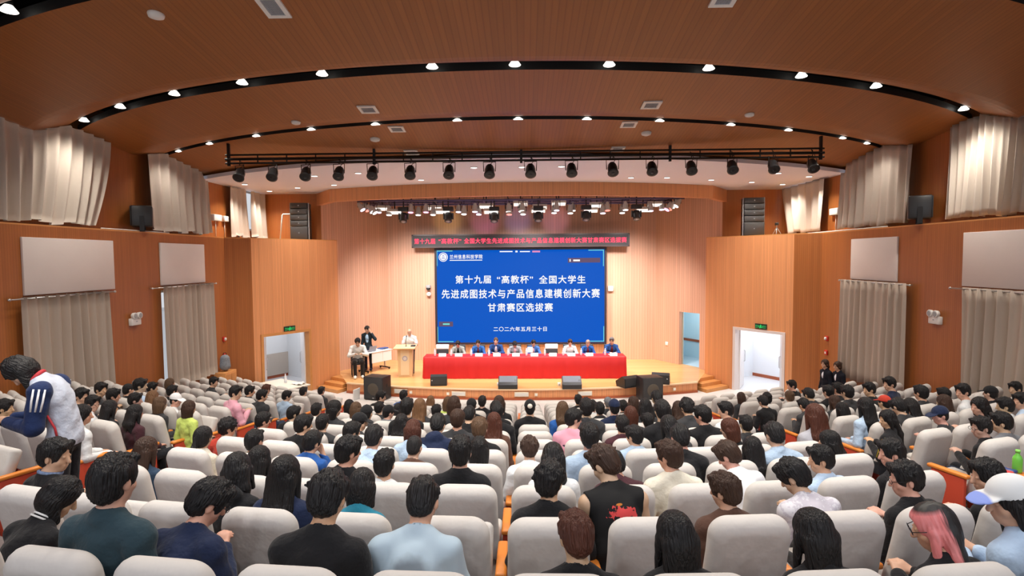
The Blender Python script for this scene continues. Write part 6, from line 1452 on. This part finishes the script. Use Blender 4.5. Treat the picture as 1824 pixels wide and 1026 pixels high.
if o:
    w = Vector(ps.wr[1]); t = thing('phone', 'pale blue phone held up by the curly haired person in black', 'phone', o.matrix_world @ (w+Vector((.01, .085, .045))), o.rotation_euler.z if o.rotation_mode else 0)
    t.rotation_euler = (.5, 0, o.matrix_world.to_euler().z)
    MB().rbox((-.037, -.005, -.075), (.037, .005, .075), .005).build('case', mat('phone_case', (.35, .52, .72), .4), t); MB().rbox((-.033, .004, -.07), (.033, .0065, .07), .001).build('screen', mat('phone_screen', (.02, .02, .025), .1), t)
    MB().rbox((-.028, -.009, .035), (-.004, -.004, .066), .003).build('camera_bump', M_WPLAS, t)

# the man standing in the left aisle, bent over his phone
ps = Pose(stand=True, lean=4, curl=26, head=(4, 62, 0), arms=[((-.07, .03, -.29), (.12, .30, -.26)), ((.06, .06, -.29), (-.08, .31, -.26))], build=.90, twist=0)
loc = Vector((-4.19, 5.12, 1.88)); RZS = math.radians(108)
o = make_person('man standing in the left aisle in a white and navy jacket, bent over his phone', ps, 'wolf' and hair_mesh('wolf', .006, 3, 45), 'k', (.46, .50, .60), 'none', (.010, .010, .014), loc, RZS, 1.07, .008, None, 1, topname='jacket', thick=.028, shoes=(.05, .05, .05))
lo, hi = ps.bounds(); F = SDF(lo, hi, .008)
for i in (0, 1): F.cone(ps.sh[i]+np.array([0, 0, .0]), ps.el[i], .086, .070, .02); F.cone(ps.el[i], ps.el[i]+(ps.wr[i]-ps.el[i])*.93, .070, .050, .02); F.cone(ps.sh[i], ps.sh[i]*.55+ps.nb*.45+np.array([0, -.01, 0]), .080, .062, .03)
F.warp(lambda X, Y, Z: .004*np.sin(40*Z+9*X)*np.sin(17*X-11*Y)); place(F.mesh('sleeves', M_CLOTH), 'sleeves', o, None, (.012, .025, .085))
stripes(o, ps, 0, (.80, .80, .82), 3, 'stripe', .008, .090, .076, .55); stripes(o, ps, 1, (.80, .80, .82), 3, 'stripe', .008, .090, .076, .55)
nd = ps.neck-ps.nb; nd /= np.linalg.norm(nd); e1 = np.cross(nd, [0, 1, 0]); e1 /= np.linalg.norm(e1); e2 = np.cross(nd, e1)
MB().tube([ps.nb+nd*.04+(e1*math.cos(a)+e2*math.sin(a))*.074 for a in [2*PI*i/20 for i in range(21)]], .020, 8, cap=False).build('collar', mat('collar_red', (.42, .02, .03), .7), o)
ch = ps.che + ps.Rc @ np.array([0, .140, 0])
BR = Matrix([list(r_)+[0] for r_ in ps.Rc]+[[0, 0, 0, 1]])
def on_chest(x, z, y=.150): return T(*(ps.che + ps.Rc @ np.array([x, y, z]))) @ BR
MB().lathe([(.030, 0), (.028, .006)], 18, on_chest(-.075, .05, .128) @ RX(-PI/2)).build('badge', mat('badge_navy', (.012, .02, .06), .6), o)
mb = MB()
for k in range(3): mb.box((-.02+.014*k, 0, -.015), (-.011+.014*k, .008, -.005+.011*k), on_chest(.075, .05, .128))
mb.build('logo', mat('badge_navy', (.012, .02, .06), .6), o)
mb = MB()
for k in range(7): mb.box((-.055+.016*k, 0, -.010+.003*(k % 2)), (-.043+.016*k, .008, .008-.004*(k % 3 == 1)), on_chest(0, -.03, .138))
mb.build('chest_mark', mat('badge_navy', (.012, .02, .06), .6), o)
MB().tube([ps.wai + ps.Rw @ np.array([-.165, .03, .08]), ps.wai + ps.Rw @ np.array([-.172, .0, -.04]), ps.pel + ps.Rp @ np.array([-.185, -.02, .04])], .010, 6).build('piping', mat('collar_red', (.42, .02, .03), .7), o)
mid = (Vector(ps.wr[0])+Vector(ps.wr[1]))/2
t = thing('phone', 'dark phone in the hands of the man standing in the aisle', 'phone', T(*loc) @ RZ(RZS) @ Matrix.Scale(1.07, 4) @ (mid+Vector((0, .09, .01)))); t.rotation_euler = (.9, 0, RZS)
MB().rbox((-.037, -.075, -.004), (.037, .075, .005), .004).build('case', M_BLACKP, t); MB().rbox((-.033, -.07, .004), (.033, .07, .0065), .001).build('screen', mat('phone_screen', (.02, .02, .025), .1), t)

# two women in dark suits by the right wall
for px, py, hair, lb, hd in ((1472, 648, 'P', 'woman in dark suit with tied hair, farther of two beside the right curtain', (12, 4, 0)), (1495, 652, 'U', 'woman in dark suit with hair bun, nearer of two beside the right curtain', (4, 8, 0))):
    ps = Pose(stand=True, lean=0, curl=4, head=hd, arms='hang', build=.92, female=True); D_ = 15.55 if px < 1480 else 15.2
    q = at_y(px, py, D_); sc = (q[2])/ps.hc[2]
    o = make_person(lb, ps, hair, 'b', (.012, .014, .022), 'long', (.012, .012, .016), (q[0], q[1], 0), math.radians(100), max(.9, min(1.08, sc)), .012, None, 3, face=True, shoes=(.01, .01, .01), topname='jacket', group='women in dark suits')
    set_mat(child(o, 'jacket'), cloth_marks('suit_%d' % px, (.012, .014, .022), [((.75, .76, .82), tuple(ps.che+np.array([0, .14, .03])), (.035, .06, .12), .0, 1.0)]))

# ------------------------------------------------------------------ people on the stage
def inner(name, base, col, ps, w=.05): return cloth_marks(name, base, [(col, tuple(ps.che + ps.Rc @ np.array([0, .125, -.02])), (w, .07, .17), .0, 1.0)])
TABLE = [(815, 614, 'B', 'k', (.33, .36, .34), (.012, .012, .012), 34, 0, 'man in pale jacket over black shirt, head bowed, leftmost at the red table', 's'),
         (851, 612, 's', 'k', (.03, .12, .38), (.10, .02, .03), 22, 0, 'man in bright blue jacket over dark red shirt, second from left at the red table', 'c'),
         (883, 608, 's', 'n', (.02, .06, .20), (.72, .62, .66), 8, 0, 'man in navy suit and light shirt looking up, third from left at the red table', 'c'),
         (917, 616, 's', 'k', (.28, .30, .33), (.70, .38, .42), 50, 0, 'man in grey jacket with head bent low, fourth from left at the red table', 's'),
         (950, 612, 's', 'k', (.05, .14, .40), (.60, .40, .45), 22, 14, 'man in blue jacket lifting a sheet, left of the empty middle chair', 's'),
         (1016, 611, 's', 'b', (.74, .75, .76), (.74, .75, .76), 16, 0, 'man in white shirt, right of the empty middle chair at the red table', 's'),
         (1048, 612, 'g', (.30, .22, .18), (.02, .09, .32), (.16, .02, .03), 20, 0, 'balding man in blue jacket over dark red shirt, second from right at the red table', 'c'),
         (1091, 608, 's', 'g', (.025, .08, .26), (.13, .02, .02), 10, -16, 'man in blue jacket leaning on the right end of the red table', 's')]
for i, (px, py, hr, hc, col, inn, pit, yaw, lb, hs) in enumerate(TABLE):
    ps = Pose(lean=10, curl=12, head=(yaw, pit, 0), arms='table', build=1.0)
    h_ = hs if hr != 'g' else 'g'
    x = float(at_y(px, py, 20.3)[0]); y0 = 20.60; zt = float(at_y(px, py, 20.3)[2]); sc = max(.9, min(1.08, (zt-.352)/ps.hc[2]))
    o = make_person(lb, ps, h_, hc, col, 'long', (.012, .012, .02), (x, y0, .352), PI, sc, .010, None, i, face=True, shoes=(.01, .01, .01), topname='jacket', collar=True, group='people at the red table')
    set_mat(child(o, 'jacket'), inner('table_jacket_%d' % i, col, inn, ps))
    conf_chair(x, y0+.02, PI, 'black chair under the %s' % ['man in the pale jacket', 'man in the bright blue jacket', 'man in the navy suit', 'man bent low in grey', 'man lifting a sheet', 'man in the white shirt', 'balding man', 'man at the right end'][i], white=False)
    if i == 4:
        q = T(x, y0, .352) @ RZ(PI) @ Vector(ps.wr[1]+np.array([0, .09, .06])); t = thing('paper_sheet', 'white sheet held up by a man in blue at the red table', 'papers', q); MB().box((-.09, -.003, -.05), (.09, .003, .14), RX(-.35)).build('sheet', M_WPLAS, t)
# speaker at the lectern
ps = Pose(stand=True, lean=4, curl=8, head=(0, 18, 0), arms='front', build=1.05); q = at_y(730, 591, LECT[1]+.62); sc = (q[2]-.352)/ps.hc[2]
o = make_person('bald man in a white short-sleeved shirt standing at the lectern', ps, None, 'g', (.74, .75, .78), 'short', (.02, .02, .03), (q[0], q[1], .352), PI+.1, max(.92, min(1.1, sc)), .010, None, 2, face=True, shoes=(.01, .01, .01), topname='shirt', collar=True)
# technician standing and technician seated at the folding table
ps = Pose(stand=True, lean=2, curl=4, head=(-10, 10, 0), arms=['ear', 'hang'], build=.98); q = at_y(655, 586, 21.0); sc = (q[2]-.352)/ps.hc[2]
o = make_person('man in dark open jacket, hand raised to his face, standing behind the folding table', ps, 'b', 'k', (.02, .03, .04), 'long', (.02, .03, .07), (q[0], q[1], .352), PI, max(.92, min(1.12, sc)), .010, None, 4, face=True, shoes=(.03, .05, .12), topname='jacket')
set_mat(child(o, 'jacket'), inner('open_jacket', (.02, .03, .04), (.35, .50, .66), ps, .06))
ps = Pose(lean=16, curl=14, head=(-8, 26, 0), arms='table', build=1.05); q = at_y(637, 609, 19.75); sc = (q[2]-.352)/ps.hc[2]; rzq = PI+.35
hv = Matrix.Rotation(rzq, 3, 'Z') @ Vector(ps.hc)
o = make_person('man in a loose white shirt seated at the left end of the folding table', ps, 's', 'k', (.70, .71, .70), 'long', (.015, .013, .013), (q[0]-hv.x, q[1]-hv.y, .352), rzq, max(.9, min(1.08, sc)), .010, None, 5, face=True, shoes=(.75, .74, .70), topname='shirt')
conf_chair(q[0]-hv.x, q[1]-hv.y, rzq, 'black chair under the man in white at the folding table', white=False)

# ------------------------------------------------------------------ loose things
t = thing('low_cabinet', 'low timber cabinet against the left wall beyond the curtain', 'cabinet', (-8.93, 16.0, 0)); MB().rbox((0, 0, 0), (.36, .62, 1.27), .01).build('body', W_TRIM, t); MB().box((.36, .03, .08), (.372, .30, 1.2)).build('door', W_TRIM, t); MB().box((.36, .32, .08), (.372, .59, 1.2)).build('door', W_TRIM, t)
t = thing('backpack', 'grey patterned backpack standing on the cabinet by the left wall', 'backpack', (-8.74, 16.3, 1.272), .4)
F = SDF((-.2, -.16, 0), (.2, .16, .55), .012); F.cone((0, 0, .16), (0, 0, .36), .15, .13, .04); F.ell((0, -.10, .16), (.11, .06, .12), None, .03); F.half((0, 0, .012), (0, 0, -1), .01); place(F.mesh('pack', mat('pack_grey', (.20, .22, .25), .8, noise=.7, nscale=45)), 'pack', t)
MB().tube([(-.04, 0, .48), (-.03, 0, .54), (.03, 0, .54), (.04, 0, .48)], .010, 6).build('handle', M_BLACK, t)
q = at_z(411, 684, .70); t = thing('plastic_stool', 'bright red stool beside the door corner at left', 'stool', (q[0]+.55, q[1]-.55, 0)); mr_ = mat('stool_red', (.62, .02, .02), .4)
MB().rbox((-.18, -.18, .64), (.18, .18, .70), .02).build('seat', mr_, t)
for a in (-1, 1):
    for b in (-1, 1): MB().tube([(a*.14, b*.14, .64), (a*.19, b*.19, 0)], .022, 6).build('leg', mr_, t)
# tablet arm with a packet and a green bottle at the right edge
q = at_y(1795, 846, 4.6); t = thing('writing_tablet', 'orange wooden writing tablet with a bottle on it, near the right edge', 'tablet', q, .3)
MB().rbox((-.16, -.11, -.012), (.16, .11, .012), .01).build('board', M_ARM, t); MB().tube([(.14, 0, -.012), (.16, .02, -.20), (.16, .02, -float(q[2])+1.75)], .014, 6).build('support', M_STEEL, t)
t2 = thing('snack_packet', 'red and blue packet lying on the writing tablet', 'packet', (q[0]-.03, q[1], q[2]+.013), .5); MB().rbox((-.08, -.06, 0), (.03, .06, .03), .012).build('pouch', mat('packet_red', (.60, .05, .06), .4), t2); MB().rbox((.02, -.06, 0), (.09, .06, .032), .012).build('pouch', mat('packet_blue', (.03, .06, .20), .4), t2)
t3 = thing('green_bottle', 'bright green drink bottle on the writing tablet', 'bottle', (q[0]+.10, q[1]+.03, q[2]+.013)); MB().lathe([(.03, 0), (.034, .01), (.034, .11), (.028, .13), (.014, .15), (.014, .165)], 14).build('bottle_body', mat('bottle_green', (.18, .62, .08), .25), t3); MB().lathe([(.017, .163), (.017, .185)], 10).build('cap', mat('bottle_cap_green', (.25, .70, .12), .4), t3)
